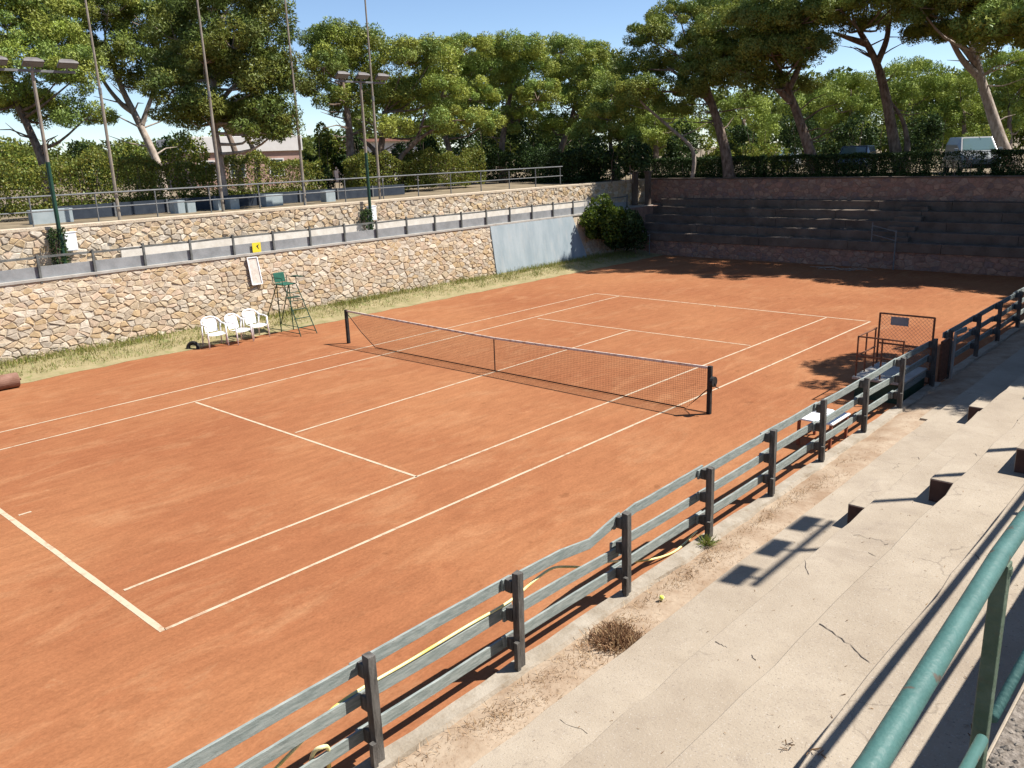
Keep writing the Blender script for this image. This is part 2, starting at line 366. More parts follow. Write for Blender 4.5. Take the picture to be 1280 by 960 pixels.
def grass_field(name, mat, pts, hmin, hmax, wid, seed, tints, lean=.5):
    rs = np.random.RandomState(seed); n = len(pts); pts = np.asarray(pts, float)
    a = rs.uniform(0, 2 * np.pi, n); h = rs.uniform(hmin, hmax, n); ln = rs.uniform(0, lean, n) * h; b = rs.uniform(0, 2 * np.pi, n)
    side = np.stack([np.cos(a), np.sin(a), 0 * a], 1) * (wid / 2); up = np.stack([np.cos(b) * ln, np.sin(b) * ln, h], 1)
    Q = np.stack([pts - side, pts + side, pts + up + side * .3, pts + up - side * .3], 1)
    t = np.asarray(tints)[rs.randint(0, len(tints), n)] * rs.uniform(.75, 1.2, (n, 1))
    return quads_object(name, Q, t, mat)
rs = np.random.RandomState(5)
def bank_z(x): return np.interp(-x, [9.95, 10.35, 10.9, 11.5, 12.3], [.0, .03, .11, .2, .28])
N = 30000; gx = -10.35 - rs.beta(1.3, 1.0, N) * 1.65; gy = rs.uniform(-11, 23, N)
den = .5 + .5 * np.sin(gy * 1.7 + np.sin(gy * .6) * 2) * np.cos(gx * 3 + gy * .9); keep = rs.uniform(0, 1, N) < .15 + .75 * den * np.clip((-gx - 10.3) / .5, .15, 1)
gx, gy = gx[keep], gy[keep]
tag(grass_field('grass', M['drygrass'], np.stack([gx, gy, bank_z(gx) - .01], 1), .03, .12, .02, 6,
    [(1, 1, 1), (.75, .95, .7), (.6, .85, .5), (1.1, 1.02, 1.1), (1.05, .95, .95)], .9),
    'short dry yellow green grass along the foot of the stone wall', 'grass', kind='stuff')
gx = -11.35 - rs.uniform(0, 1, 9000) * .6; gy = rs.uniform(-11, 23, 9000); kp = rs.uniform(0, 1, 9000) < .25 + .6 * (np.sin(gy * .9) * np.cos(gy * .37 + 1) > -.1); gx, gy = gx[kp], gy[kp]
tag(grass_field('tall_grass', M['drygrass'], np.stack([gx, gy, bank_z(gx) - .01], 1), .08, .24, .018, 16, [(1, 1, 1), (.8, .95, .7), (.65, .85, .5), (1.15, 1.05, 1.0)], .7),
    'taller dry grass growing right against the base of the stone wall', 'grass', kind='stuff')

# ------------------------------------------------------------------ rubble stone walls
def voronoi_cells(W, H, cw, ch, seed, jit=.47):
    rnd = random.Random(seed); nx, ny_ = max(1, round(W / cw)), max(1, round(H / ch)); cw, ch = W / nx, H / ny_
    S = {}
    for j in range(-1, ny_ + 1):
        for i in range(-1, nx + 1):
            if rnd.random() < .14 and (i + j) % 2: continue
            S[i, j] = ((i + .5 + (.5 if j % 2 else 0) * .8 + rnd.uniform(-jit, jit)) * cw, (j + .5 + rnd.uniform(-jit, jit)) * ch)
    asp = cw / ch; out = []
    for j in range(ny_):
        for i in range(nx):
            if (i, j) not in S: continue
            cx, cy = S[i, j]; cx /= asp
            poly = [(cx - 2 * ch, cy - 2 * ch), (cx + 2 * ch, cy - 2 * ch), (cx + 2 * ch, cy + 2 * ch), (cx - 2 * ch, cy + 2 * ch)]
            for dj in (-2, -1, 0, 1, 2):
                for di in (-2, -1, 0, 1, 2):
                    if (di, dj) == (0, 0) or (i + di, j + dj) not in S: continue
                    qx, qy = S[i + di, j + dj]; qx /= asp
                    mx, my, dx, dy = (cx + qx) / 2, (cy + qy) / 2, qx - cx, qy - cy
                    new = []
                    for k in range(len(poly)):
                        a, b = poly[k], poly[(k + 1) % len(poly)]
                        da = (a[0] - mx) * dx + (a[1] - my) * dy; db = (b[0] - mx) * dx + (b[1] - my) * dy
                        if da <= 0: new.append(a)
                        if da * db < 0: t_ = da / (da - db); new.append((a[0] + (b[0] - a[0]) * t_, a[1] + (b[1] - a[1]) * t_))
                    poly = new
                    if len(poly) < 3: break
                if len(poly) < 3: break
            if len(poly) < 3: continue
            P = [(min(max(x * asp, 0.01), W - .01), min(max(y, .01), H - .01)) for x, y in poly]
            out.append(P)
    return out

STONE_TINTS = [(0.514, 0.403, 0.267), (0.549, 0.447, 0.316), (0.503, 0.376, 0.247), (0.571, 0.480, 0.361), (0.479, 0.388, 0.282), (0.525, 0.382, 0.237), (0.468, 0.392, 0.301), (0.536, 0.403, 0.286), (0.594, 0.513, 0.406), (0.492, 0.355, 0.202)]
def rubble(parent, origin, along, upv, normal, W, H, cw, ch, seed, off, n_parts=300, tints=STONE_TINTS, mul=1.0, skip=None, proud=(.006, .034), gap=.003, holes=.02):
    """wall face of separate stones; the n_parts nearest to the camera are parts of their own, the rest one part"""
    rnd = random.Random(seed); o = Vector(origin); a = Vector(along); u = Vector(upv); n = Vector(normal); stones = []
    for P in voronoi_cells(W, H, cw, ch, seed):
        cx = sum(p[0] for p in P) / len(P); cy = sum(p[1] for p in P) / len(P)
        if skip and skip(cx, cy): continue
        r = sum(math.hypot(p[0] - cx, p[1] - cy) for p in P) / len(P)
        if len(P) <= 7:
            P = [w_ for a_, b_ in zip(P, P[1:] + P[:1]) for w_ in ((a_, ((a_[0] + b_[0]) / 2 - ((a_[0] + b_[0]) / 2 - cx) * rnd.uniform(-.03, .14), (a_[1] + b_[1]) / 2 - ((a_[1] + b_[1]) / 2 - cy) * rnd.uniform(-.03, .14))) if math.hypot(a_[0] - b_[0], a_[1] - b_[1]) > .09 else (a_,))]
            P = [(cx + (x - cx) * k_, cy + (y - cy) * k_) for (x, y), k_ in zip(P, [rnd.uniform(.88, 1.0) for _ in P])]
        if r < .035 or rnd.random() < holes: continue
        k0 = max(.5, 1 - gap / r); d = rnd.uniform(*proud); t0, t1 = rnd.uniform(-.25, .25), rnd.uniform(-.25, .25); k1 = rnd.uniform(.70, .84)
        vs_ = []
        for (x, y) in P: vs_.append((cx + (x - cx) * k0, cy + (y - cy) * k0, -.03))
        for (x, y) in P:
            kk = k0 * rnd.uniform(.93, 1.0); vs_.append((cx + (x - cx) * kk, cy + (y - cy) * kk, d * .45))
        for (x, y) in P:
            kk = k0 * k1; X_, Y_ = cx + (x - cx) * kk, cy + (y - cy) * kk
            vs_.append((X_, Y_, d + (X_ - cx) * t0 * .4 + (Y_ - cy) * t1 * .4 + rnd.uniform(-.006, .006)))
        m = len(P)
        fs_ = [(k, (k + 1) % m, m + (k + 1) % m, m + k) for k in range(m)] + [(m + k, m + (k + 1) % m, 2 * m + (k + 1) % m, 2 * m + k) for k in range(m)] + [tuple(range(2 * m, 3 * m))]
        wv = [o + a * x + u * y + n * z for x, y, z in vs_]
        c = rnd.choice(tints); f = rnd.uniform(.84, 1.10) * mul
        stones.append((wv, fs_, (c[0] * f, c[1] * f, c[2] * f, 1), (o + a * cx + u * cy - Vector(CAM)).length))
    stones.sort(key=lambda s: s[3])
    for wv, fs_, c, _ in stones[:n_parts]:
        b = MB(off).add(wv, fs_); b.tint = [c] * len(wv); b.build('stone', M['stone'], parent)
    if stones[n_parts:]:
        b = MB(off)
        for wv, fs_, c, _ in stones[n_parts:]: b.add(wv, fs_); b.tint += [c] * len(wv)
        tag(b.build('stones', M['stone'], parent), kind='stuff')

# lower retaining wall beside the court (battered)
Y0, Y1 = -24.0, 24.0
wl = empty('stone_wall', (-12.1, 0, 0)); wo_ = (-12.1, 0, 0)
tag(wl, 'tall battered rubble stone wall with a pale blue panel beside the court', 'wall')
zb, zt = .05, 2.42; xb, xt = -11.88, -12.22
MB(wo_).add([(xb + .004, Y0, zb - .2), (xt + .004, Y0, zt), (xt - .5, Y0, zt), (xt - .5, Y0, zb - .2), (xb + .004, Y1, zb - .2), (xt + .004, Y1, zt), (xt - .5, Y1, zt), (xt - .5, Y1, zb - .2)],
        [(0, 1, 2, 3), (7, 6, 5, 4), (0, 4, 5, 1), (1, 5, 6, 2), (2, 6, 7, 3), (3, 7, 4, 0)]).build('wall_core', M['mortar'], wl)
up = Vector((xt - xb, 0, zt - zb)); Hs = up.length; up.normalize(); nrm = Vector((up.z, 0, -up.x))
PY0, PY1 = 12.75, 19.75
rubble(wl, (xb, -12, zb), (0, 1, 0), up, nrm, 36, Hs, .27, .165, 11, wo_, skip=lambda s, t: PY0 - 12 + 24 < s + 0 < PY1 + 12 and False or (PY0 + 12 + .05 < s < PY1 + 12 - .05))
pq = [(xb, PY0), (xb, PY1)]
MB(wo_).add([(xb + .06, PY0, zb), (xb + .06, PY1, zb), (xt + .06, PY1 - .9, zt), (xt + .06, PY0, zt), (xb - .05, PY0, zb), (xb - .05, PY1, zb), (xt - .05, PY1 - .9, zt), (xt - .05, PY0, zt)],
        [(0, 1, 2, 3), (7, 6, 5, 4), (0, 4, 5, 1), (1, 5, 6, 2), (2, 6, 7, 3), (3, 7, 4, 0)]).build('painted_panel', M['panelblue'], wl)
MB(wo_).box((xt - .5, Y0, zt), (xt + .05, Y1, zt + .09)).build('coping', M['concrete2'], wl, bevel=.01)

# walkway on top of it
tag(MB().box((-14.0, Y0, zt + .0), (xt - .5, Y1 + 4.1, zt + .04)).build('walkway', M['concrete2']), kind='structure')

# upper wall
wu = empty('stone_wall', (-13.9, 0, 2.4)); wuo = (-13.9, 0, 2.4)
tag(wu, 'low upper rubble stone wall behind the walkway, under the metal railing', 'wall')
MB(wuo).box((-14.3, Y0, 2.4), (-13.815, Y1 + 4, 3.80)).build('wall_core', M['mortar'], wu)
rubble(wu, (-13.82, -12, 2.46), (0, 1, 0), (0, 0, 1), (1, 0, 0), 40, 1.36, .26, .165, 23, wuo, proud=(.012, .055), mul=1.05)
MB(wuo).box((-13.70, -3.6, 2.44), (-13.62, 23.5, 3.03)).build('plinth', M['whitewash'], wu, bevel=.01)
MB(wuo).box((-14.32, Y0, 3.80), (-13.78, Y1 + 4, 3.90)).build('coping', M['mortar'], wu, bevel=.01)

# ------------------------------------------------------------------ walkway fence
wf = empty('wooden_fence', (-12.27, 0, 2.42)); wfo = (-12.27, 0, 2.42)
tag(wf, 'low dark post fence with wide grey boards on top of the stone wall', 'fence')
rnd = random.Random(8); ys = [-6.68 + 1.604 * k for k in range(-4, 20)]
for y in ys:
    MB(wfo).box((-12.250, y - .032, 2.36), (-12.185, y + .032, 3.22 + rnd.uniform(-.02, .02))).build('post', M['wood_far'], wf)
for a, b in zip(ys[:-1], ys[1:]):
    MB(wfo).bar((-12.28, a + .004, 3.12 + rnd.uniform(-.012, .012)), (-12.28, b - .004, 3.12 + rnd.uniform(-.012, .012)), .04, .065).build('rail', M['wood_far'], wf)
    MB(wfo).bar((-12.285, a + .004, 2.67), (-12.285, b - .004, 2.67), .035, .36).build('board', M['cement_grey'], wf)

# ------------------------------------------------------------------ metal railing on the upper wall
mr = empty('metal_railing', (-14.5, 0, ZL)); mro = (-14.5, 0, ZL)
tag(mr, 'thin grey metal railing with two rails above the upper stone wall', 'railing')
ry = np.arange(-12, 22.1, 2.05)
for y in ry: MB(mro).tube([(-14.5, y, ZL - .1), (-14.5, y, 4.80)], .025, 6).build('post', M['greymetal'], mr)
MB(mro).tube([(-14.5, -12, 4.81), (-14.5, 21.0, 4.86)], .028, 6).build('top_rail', M['greymetal'], mr)
MB(mro).tube([(-14.5, -12, 4.34), (-14.5, 21.0, 4.38)], .022, 6).build('middle_rail', M['greymetal'], mr)

# ------------------------------------------------------------------ floodlights
def floodlight(loc, ztop, label, tilt, dirx=1):
    o = empty('floodlight_pole', loc); L = ztop - loc[2]
    tag(o, label, 'floodlight', 'floodlight poles')
    MB().tube([(0, 0, -.1), (0, 0, 3.4)], .065, 10).build('lower_pole', M['darkgreen'], o)
    MB().tube([(0, 0, 3.4), (0, 0, L)], [.055, .05], 10).build('pole', M['mast'], o)
    MB().bar((0, -1.25, L), (0, 1.25, L), .07, .07).build('crossbar', M['greymetal'], o)
    for y in (-1.0, 0, 1.0):
        b = MB(); c = Vector((dirx * .16, y, L + .22)); d = Vector((dirx * math.cos(tilt), 0, -math.sin(tilt))); u_ = Vector((dirx * math.sin(tilt), 0, math.cos(tilt))); w_ = Vector((0, 1, 0))
        def ring(k, hw, hh): return [c + d * k + w_ * (sx * hw) + u_ * (sy * hh) for sx, sy in ((-1, -1), (1, -1), (1, 1), (-1, 1))]
        vs_ = ring(-.14, .16, .06) + ring(-.02, .28, .125) + ring(.06, .30, .135)
        fs_ = [(3, 2, 1, 0)] + [(4 * i + k, 4 * i + (k + 1) % 4, 4 * i + 4 + (k + 1) % 4, 4 * i + 4 + k) for i in (0, 1) for k in range(4)] + [(8, 9, 10, 11)]
        h = b.add(vs_, fs_).build('lamp', M['lamphousing'], o, bevel=.01)
        MB().add([v + d * .006 for v in ring(.06, .27, .11)], [(0, 1, 2, 3)]).build('lamp_glass', M['lampglass'], h)
        MB().bar((0, y - .0, L), c - d * .05, .05, .03).build('bracket', M['greymetal'], h)
floodlight((-13.55, -5.45, 2.46), 8.52, 'floodlight pole with three lamps in front of the bright yellow green hedge', R(58))
floodlight((-13.55, 6.95, 2.46), 8.62, 'floodlight pole with three lamps rising in front of the dark forked pine', R(58))
floodlight((15.0, -1.22, ZR), 8.9, 'floodlight pole with three lamps standing on the gravel terrace above the concrete steps', R(58), -1)

for (px, y, top, lb) in ((151, -3.05, 12.5, 'thin mast rising by the leaning trunk pine'), (281, .85, 13.5, 'thin mast rising in front of the pale trunked pine'),
                         (384, 4.5, 13.5, 'thin mast rising against the gap of sky between two pine crowns'), (477, 8.4, 14, 'thin mast beside the floodlight at the dark forked pine')):
    o = empty('mast', (-14.62, y, ZL)); tag(o, lb, 'mast', 'tall net masts')
    MB().tube([(0, 0, -.05), (0, 0, 4.2)], [.06, .05], 8).build('lower_tube', M['mast'], o)
    MB().tube([(0, 0, 4.2), (0, -.05, top - ZL)], [.042, .03], 8).build('upper_tube', M['mast'], o)
    MB().tube([(0, 0, 4.1), (0, 0, 4.3)], .06, 8).build('collar', M['greymetal'], o)
# white cabinets on the upper wall
for y, lb in ((-5.15, 'white electrical box on the upper wall beside the pole with dark creeper'), (7.1, 'white electrical box on the upper wall by the floodlight near the forked pine')):
    o = empty('electrical_box', (-13.56, y, 3.1)); tag(o, lb, 'box', 'electrical boxes')
    MB().box((-.18, -.19, 0), (0, .19, .58)).build('cabinet', M['whitebox'], o, bevel=.015)
    MB().box((.002, -.17, .03), (.014, .17, .55)).build('cabinet_door', M['whitebox'], o)
    MB().box((-.2, -.21, .58), (.03, .21, .60)).build('lid', M['whitebox'], o)

# ------------------------------------------------------------------ near wooden fence and kerb
XF = 9.6
def fence(name, ys, label, bent=None, z0=.08, ztop=1.23, seed=1, three=True):
    o = empty(name, (XF, ys[0], 0)); off = (XF, ys[0], 0); rnd = random.Random(seed)
    tag(o, label, 'fence')
    tops = []
    for y in ys:
        h = ztop + rnd.uniform(-.035, .03); lx, ly = rnd.uniform(-.02, .02), rnd.uniform(-.03, .02); tops.append((lx, ly))
        b = MB(off); w = .046
        vs_ = [(XF - w, y - w, z0 - .1), (XF + w, y - w, z0 - .1), (XF + w, y + w, z0 - .1), (XF - w, y + w, z0 - .1)]
        vs_ += [(XF + sx * w + lx, y + sy * w + ly, h + rnd.uniform(-.012, .012)) for sx, sy in ((-1, -1), (1, -1), (1, 1), (-1, 1))]
        b.add(vs_, [(0, 3, 2, 1), (4, 5, 6, 7), (0, 1, 5, 4), (1, 2, 6, 5), (2, 3, 7, 6), (3, 0, 4, 7)]).build('post', M['wood_dark'], o, bevel=.006)
        MB(off).box((XF + .02, y - .11, z0 - .1), (XF + .075, y - .06, .42 + rnd.uniform(-.05, .05))).build('brace', M['wood_dark'], o)
    for y in ys:
        for zc in (1.08, .73, .37): MB(off).box((XF - .135, y - .05, zc - .075), (XF - .047, y + .045, zc + .07)).build('spacer_block', M['wood_dark'], o)
    for k, (a, b) in enumerate(zip(ys[:-1], ys[1:])):
        for j, zc in enumerate((1.08, .73, .37)):
            za, zb_ = zc + rnd.uniform(-.02, .02), zc + rnd.uniform(-.02, .02); x = XF - .055 - .095
            pts = [(x, a - .10, za), (x - .004, (a + b) / 2, (za + zb_) / 2 + rnd.uniform(-.02, .005)), (x, b + .09, zb_)]
            if k % 2: pts = [(q[0] - .034, q[1], q[2] - .008) for q in pts]
            if bent and (k, j) in bent: pts = [(x - (.034 if k % 2 else 0), a + (b - a) * s, zc + dz) for s, dz in bent[k, j]]
            MB(off).strip(pts, .03, .135).build('rail', M['wood_grey'], o, bevel=.004)
    return o
ysn = [-18.0, -15.95, -13.9, -11.82, -9.80, -7.72, -5.62, -3.60, -1.60, .42, 2.45, 4.62]
fence('wooden_fence', ysn, 'weathered grey three rail wooden fence with dark posts between court and concrete steps',
      bent={(4, 0): [(-.04, .0), (.45, -.03), (.72, -.10), (1.03, .03)], (5, 0): [(-.02, -.06), (.22, .01), (.32, .0), (1.04, .02)], (4, 1): [(-.04, -.03), (.5, -.05), (1.04, -.09)]}, seed=4)
fence('wooden_fence', [5.78, 8.2, 10.35, 12.6, 14.75, 16.9, 19.0, 21.1, 23.2], 'shaded dark wooden fence running on past the gate opening', seed=9)

def kerb(y0, y1, seed):
    rnd = random.Random(seed); b = MB(); y = y0; n = int((y1 - y0) / .5); vs_ = []; 
    for i in range(n + 1):
        y = y0 + (y1 - y0) * i / n; j = lambda s=.012: rnd.uniform(-s, s)
        vs_ += [(9.49 + j(), y, -.05), (9.50 + j(), y, .115 + j()), (9.71 + j(.025), y, .12 + j()), (9.75 + j(.025), y, .02)]
    fs_ = [(4 * i + k, 4 * i + 4 + k, 4 * i + 5 + k, 4 * i + k + 1) for i in range(n) for k in range(3)] + [(0, 1, 2, 3), tuple(4 * n + k for k in (3, 2, 1, 0))]
    b.add(vs_, fs_)
    return b.build('kerb', M['kerb'])
for i, (a, b) in enumerate(((-24, 4.95), (5.7, 24))):
    tag(kerb(a, b, i), kind='structure')

# dirt strip between kerb and steps
db = MB(); rnd = random.Random(2); ny = 160
for j in range(ny + 1):
    y = -24 + 48 * j / ny
    for i, (x, z) in enumerate(((9.66, .06), (9.90, .10), (10.2, .13), (10.45, .13), (10.75, .10))):
        db.v.append(Vector((x, y, z + (rnd.uniform(-.02, .03) if 0 < i < 4 else 0))))
for j in range(ny):
    for i in range(4): db.f.append((j * 5 + i, j * 5 + i + 1, j * 5 + 6 + i, j * 5 + 5 + i))
tag(db.build('dirt_strip', M['dirt'], smooth=True), kind='structure')

# ------------------------------------------------------------------ near concrete stand (rows of steps) -- heights read from the lamp pole's stepped shadow
EDGE = [10.45, 11.60, 12.66, 13.62, 14.74]; TOP = [.25, .91, 1.55, 2.19, 3.50]
st = empty('concrete_stand', (12.5, 0, 0)); sto = (12.5, 0, 0)
tag(st, 'sun bleached stepped concrete stand rising beside the near fence', 'stand')
rnd = random.Random(12)
for k in range(4):
    y = -24.0
    while y < 27.9:
        L = min(rnd.uniform(9, 14), 28 - y)
        b = MB(sto); n = max(3, int(L / .45)); vs_ = []
        for i in range(n + 1):
            yy = y + .002 + (L - .004) * i / n; e = EDGE[k] + rnd.uniform(-.012, .012) + (rnd.uniform(0, .03) if rnd.random() < .12 else 0)
            t_ = TOP[k] + rnd.uniform(-.003, .003)
            vs_ += [(e + .005, yy, TOP[k] - .75), (e, yy, t_ - .010), (e + .010, yy, t_), (EDGE[k + 1] + .2, yy, TOP[k])]
        fs_ = [(4 * i + q, 4 * i + 1 + q, 4 * i + 5 + q, 4 * i + 4 + q) for i in range(n) for q in range(3)] + [(3, 2, 1, 0), tuple(4 * n + q for q in range(4))]
        b.add(vs_, fs_).build('step', M['concrete'], st)
        y += L
for (yb, w) in ((-4.30, 1.25), (1.75, 1.25)):                      # aisle half steps
    for k in range(4):
        x1 = EDGE[k + 1] if k < 3 else EDGE[4]; h = (TOP[k] + TOP[k + 1]) / 2
        MB(sto).box((EDGE[k + 1] - .5, yb, TOP[k] - .1), (EDGE[k + 1] + .03, yb + w, h)).build('aisle_step', M['concrete'], st, bevel=.012)
        MB(sto).box((EDGE[k + 1] - .488, yb - .012, TOP[k] + .002), (EDGE[k + 1] + .0, yb - .002, h - .014)).build('side_shade', M['sideshade'], st)  # thin dark sheet added to deepen the shade on this side of the step
    if yb > 0: MB(sto).box((EDGE[0] - .22, yb, -.1), (EDGE[0] + .05, yb + w, .17)).build('aisle_step', M['concrete'], st, bevel=.012)
MB(sto).box((14.74, -24, 1.6), (14.757, 28, 3.495)).build('terrace_edge', M['concrete'], st, bevel=.015)
tag(MB().box((14.757, -24, 2.0), (26, 28, 3.50)).build('gravel_terrace', M['gravel']), kind='structure')

rs = np.random.RandomState(44); pb_ = MB(); n = 4000
for x, y, r_ in zip(14.77 + rs.uniform(0, 1, n) ** 1.3 * 1.5, rs.uniform(-14.5, -8.5, n), rs.uniform(.004, .013, n)):
    q = rs.uniform(.7, 1.3, 3) * r_
    pb_.add([(x + q[0], y, 3.502), (x, y + q[1], 3.503), (x - q[0], y, 3.502), (x, y - q[1], 3.503), (x + q[0] * .2, y, 3.502 + q[2] * .9)], [(0, 1, 4), (1, 2, 4), (2, 3, 4), (3, 0, 4)]); c_ = rs.choice([.5, .8, 1, 1.2]); pb_.tint += [(.24 * c_, .205 * c_, .165 * c_, 1)] * 5
tag(pb_.build('pebbles', M['stone']), 'loose grey pebbles on the gravel terrace behind the pipe railing', 'pebbles', kind='stuff')

def stand_point(px, py):
    for k in range(3, -1, -1):
        q = gz(px, py, TOP[k])
        if EDGE[k] - .02 <= q[0] <= EDGE[k + 1]: return Vector((q[0], q[1], TOP[k] + .004))
    return Vector(gz(px, py, .13))
def crack(pts, seed, w=.012):
    rnd = random.Random(seed); P = []
    for (a, b) in zip(pts[:-1], pts[1:]):
        for i in range(7): P.append((a[0] + (b[0] - a[0]) * i / 7 + rnd.uniform(-1.6, 1.6), a[1] + (b[1] - a[1]) * i / 7 + rnd.uniform(-1.6, 1.6)))
    W_ = [stand_point(*p) for p in P]; W_ = [p for p in W_ if abs(p.z - W_[0].z) < .05]
    vs_ = []
    for i, p in enumerate(W_):
        d = (W_[min(i + 1, len(W_) - 1)] - W_[max(i - 1, 0)]); d = Vector((-d.y, d.x, 0)).normalized() * w * rnd.uniform(.15, 1)
        vs_ += [p - d / 2 - Vector(sto), p + d / 2 - Vector(sto)]
    MB().add(vs_, [(2 * i, 2 * i + 2, 2 * i + 3, 2 * i + 1) for i in range(len(W_) - 1)]).build('crack', M['crack'], st)
for i, c in enumerate([[(1023, 779), (1062, 806), (1098, 840)], [(1068, 668), (1105, 678), (1120, 690)], [(893, 802), (912, 812)], [(1140, 572), (1165, 575)], [(940, 820), (946, 829)], [(1085, 690), (1118, 706)], [(1216, 566), (1240, 580)], [(1005, 700), (1012, 720)], [(1210, 690), (1228, 700)], [(700, 900), (760, 930), (800, 955)]]):
    crack(c, i)

# dead weeds and dry grass on the dirt strip
rs = np.random.RandomState(9)
pts = []
for (px, py, n, sx, sy) in ((770, 790, 900, .16, .28), (690, 850, 350, .25, .8), (880, 690, 400, .2, .7), (960, 655, 450, .25, .8), (620, 900, 500, .22, .9), (1000, 620, 250, .2, .8), (840, 730, 350, .18, .6), (560, 950, 300, .25, .8), (1080, 580, 200, .2, 1.2)):
    c = gz(px, py, .13); q = np.stack([rs.normal(c[0], sx, n), rs.normal(c[1], sy, n), np.full(n, .10)], 1); pts.append(q[(q[:, 0] > 9.85) & (q[:, 0] < 10.7)])
pts = np.concatenate(pts)
tag(grass_field('dead_weeds', M['weed'], np.repeat(pts, 2, 0) + np.concatenate([rs.normal(0, .05, (len(pts) * 2, 2)), np.zeros((len(pts) * 2, 1))], 1), .015, .06, .010, 10, [(1, 1, 1), (.9, .85, .8), (1.25, 1.3, 1.25), (1.1, 1.0, .9)], 2.2), 'brown dead weeds scattered along the dirt strip by the fence', 'weeds', kind='stuff')
def shrublet(name, label, c, r, h, n, mat, tints, cat, seed):
    rs = np.random.RandomState(seed); o = empty(name, c); tag(o, label, cat)
    a = rs.uniform(0, 2 * np.pi, n); e = rs.uniform(.1, 1.4, n); L = rs.uniform(.5, 1, n) * h
    d = np.stack([np.cos(a) * np.cos(e), np.sin(a) * np.cos(e), np.sin(e)], 1); p0 = np.stack([rs.normal(0, r * .35, n), rs.normal(0, r * .35, n), np.zeros(n)], 1); p1 = p0 + d * L[:, None]
    s = np.cross(d, rs.normal(0, 1, (n, 3))); s /= np.linalg.norm(s, axis=1)[:, None]; s *= .004
    Q = np.stack([p0 - s, p0 + s, p1 + s, p1 - s], 1); t = np.asarray(tints)[rs.randint(0, len(tints), n)]
    ob = quads_object('stems', Q, t, mat, o); return o
c = gz(772, 800, .12); shrublet('dead_tuft', 'round brown tumbleweed tuft on the dirt below the fence', (c[0], c[1], .11), .34, .15, 1900, M['weed'], [(1.1, 1.0, .95), (.8, .65, .6), (1.2, 1.2, 1.1), (.5, .38, .34)], 'weed', 21)
c = gz(884, 680, .12); shrublet('green_weed', 'small green weed growing at the foot of a fence post', (c[0], c[1], .11), .09, .20, 120, M['drygrass'], [(.5, .8, .5), (.7, .9, .5), (1, 1, 1)], 'weed', 22)
for i, (px, py) in enumerate(((1285 - 65, 915), (1015, 940), (985, 935))):
    c = stand_point(px, py); shrublet('dry_weed', ('dry weed in the shade at the foot of the pipe railing', 'thin dry weed on the top concrete step beside the pipe railing shadow', 'thin dry weed sprouting alone on the bare concrete step')[i], c, .07, .07, 8, M['weed'], [(.5, .42, .36), (.7, .6, .5)], 'weed', 30 + i)

rs = np.random.RandomState(61); lp = []
for k in range(4):
    n = 260; x = EDGE[k + 1] - rs.uniform(0, 1, n) ** 3 * (EDGE[k + 1] - EDGE[k] - .05) - .02; lp.append(np.stack([x, rs.uniform(-13, 9, n), np.full(n, TOP[k] + .003)], 1))
lp = np.concatenate(lp); n = len(lp); a = rs.uniform(0, 6.28, n); L_ = rs.uniform(.006, .024, n); dv = np.stack([np.cos(a) * L_, np.sin(a) * L_, rs.uniform(0, .006, n)], 1); sv = np.stack([-np.sin(a), np.cos(a), 0 * a], 1) * rs.uniform(.0015, .005, (n, 1))
tag(quads_object('leaf_litter', np.stack([lp - dv - sv, lp + dv - sv * .4, lp + dv + sv * .4, lp - dv + sv], 1) + np.array([0, 0, .004]), np.array([(.5, .4, .32), (.32, .24, .18), (.75, .62, .45)])[rs.randint(0, 3, n)], M['weed']), 'dry pine needles and leaf bits strewn over the concrete steps', 'litter', kind='stuff')
# tennis ball and hose
c = gz(827, 748, .16); o = MB(c)
def sphere(b, c, r, n=12, m=8, sz=1.0):
    vs_ = [(c[0] + r * math.sin(math.pi * j / m) * math.cos(2 * math.pi * i / n), c[1] + r * math.sin(math.pi * j / m) * math.sin(2 * math.pi * i / n), c[2] + sz * r * math.cos(math.pi * j / m)) for j in range(m + 1) for i in range(n)]
    return b.add(vs_, [(j * n + i, (j + 1) * n + i, (j + 1) * n + (i + 1) % n, j * n + (i + 1) % n) for j in range(m) for i in range(n)])
ball = empty('tennis_ball', (c[0], c[1], .135)); tag(ball, 'yellow tennis ball lying on the dirt beside the concrete', 'ball')
sphere(MB(), (0, 0, .034), .034, 16, 10).build('felt', M['ball'], ball, smooth=True)
MB().tube([(.0345 * math.cos(t) * math.cos(.45 * math.sin(2 * t)), .0345 * math.sin(t) * math.cos(.45 * math.sin(2 * t)), .034 + .0345 * math.sin(.45 * math.sin(2 * t))) for t in np.linspace(0, 2 * math.pi, 40)], .002, 5).build('seam', M['white_plastic'], ball)
hp = []
for (y, x, z) in ((-14.4, XF - .18, .02), (-13.2, XF - .20, .30), (-12.5, XF - .13, .62), (-12.05, XF - .11, .80), (-11.2, XF - .10, .815), (-10.4, XF - .11, .815), (-9.75, XF - .10, .82), (-9.3, XF - .12, .88), (-8.9, XF - .17, .86), (-8.5, XF - .22, .70), (-8.1, XF - .26, .52), (-7.5, XF - .32, .34), (-6.9, XF - .22, .14), (-6.2, XF - .16, .02), (-5.4, XF - .25, .02)): hp.append(Vector((x - .075, y, z)))
def smooth_path(P, k=6):
    out = []
    for i in range(len(P) - 1):
        p0, p1, p2, p3 = P[max(i - 1, 0)], P[i], P[i + 1], P[min(i + 2, len(P) - 1)]
        for j in range(k):
            t = j / k; out.append(.5 * ((2 * p1) + (p2 - p0) * t + (2 * p0 - 5 * p1 + 4 * p2 - p3) * t * t + (3 * p1 - p0 - 3 * p2 + p3) * t ** 3))
    return out + [P[-1]]
hose = MB().tube(smooth_path(hp), .016, 8).build('garden_hose', M['hose'], smooth=True)
tag(hose, 'yellow garden hose draped over the middle rail of the wooden fence', 'hose')
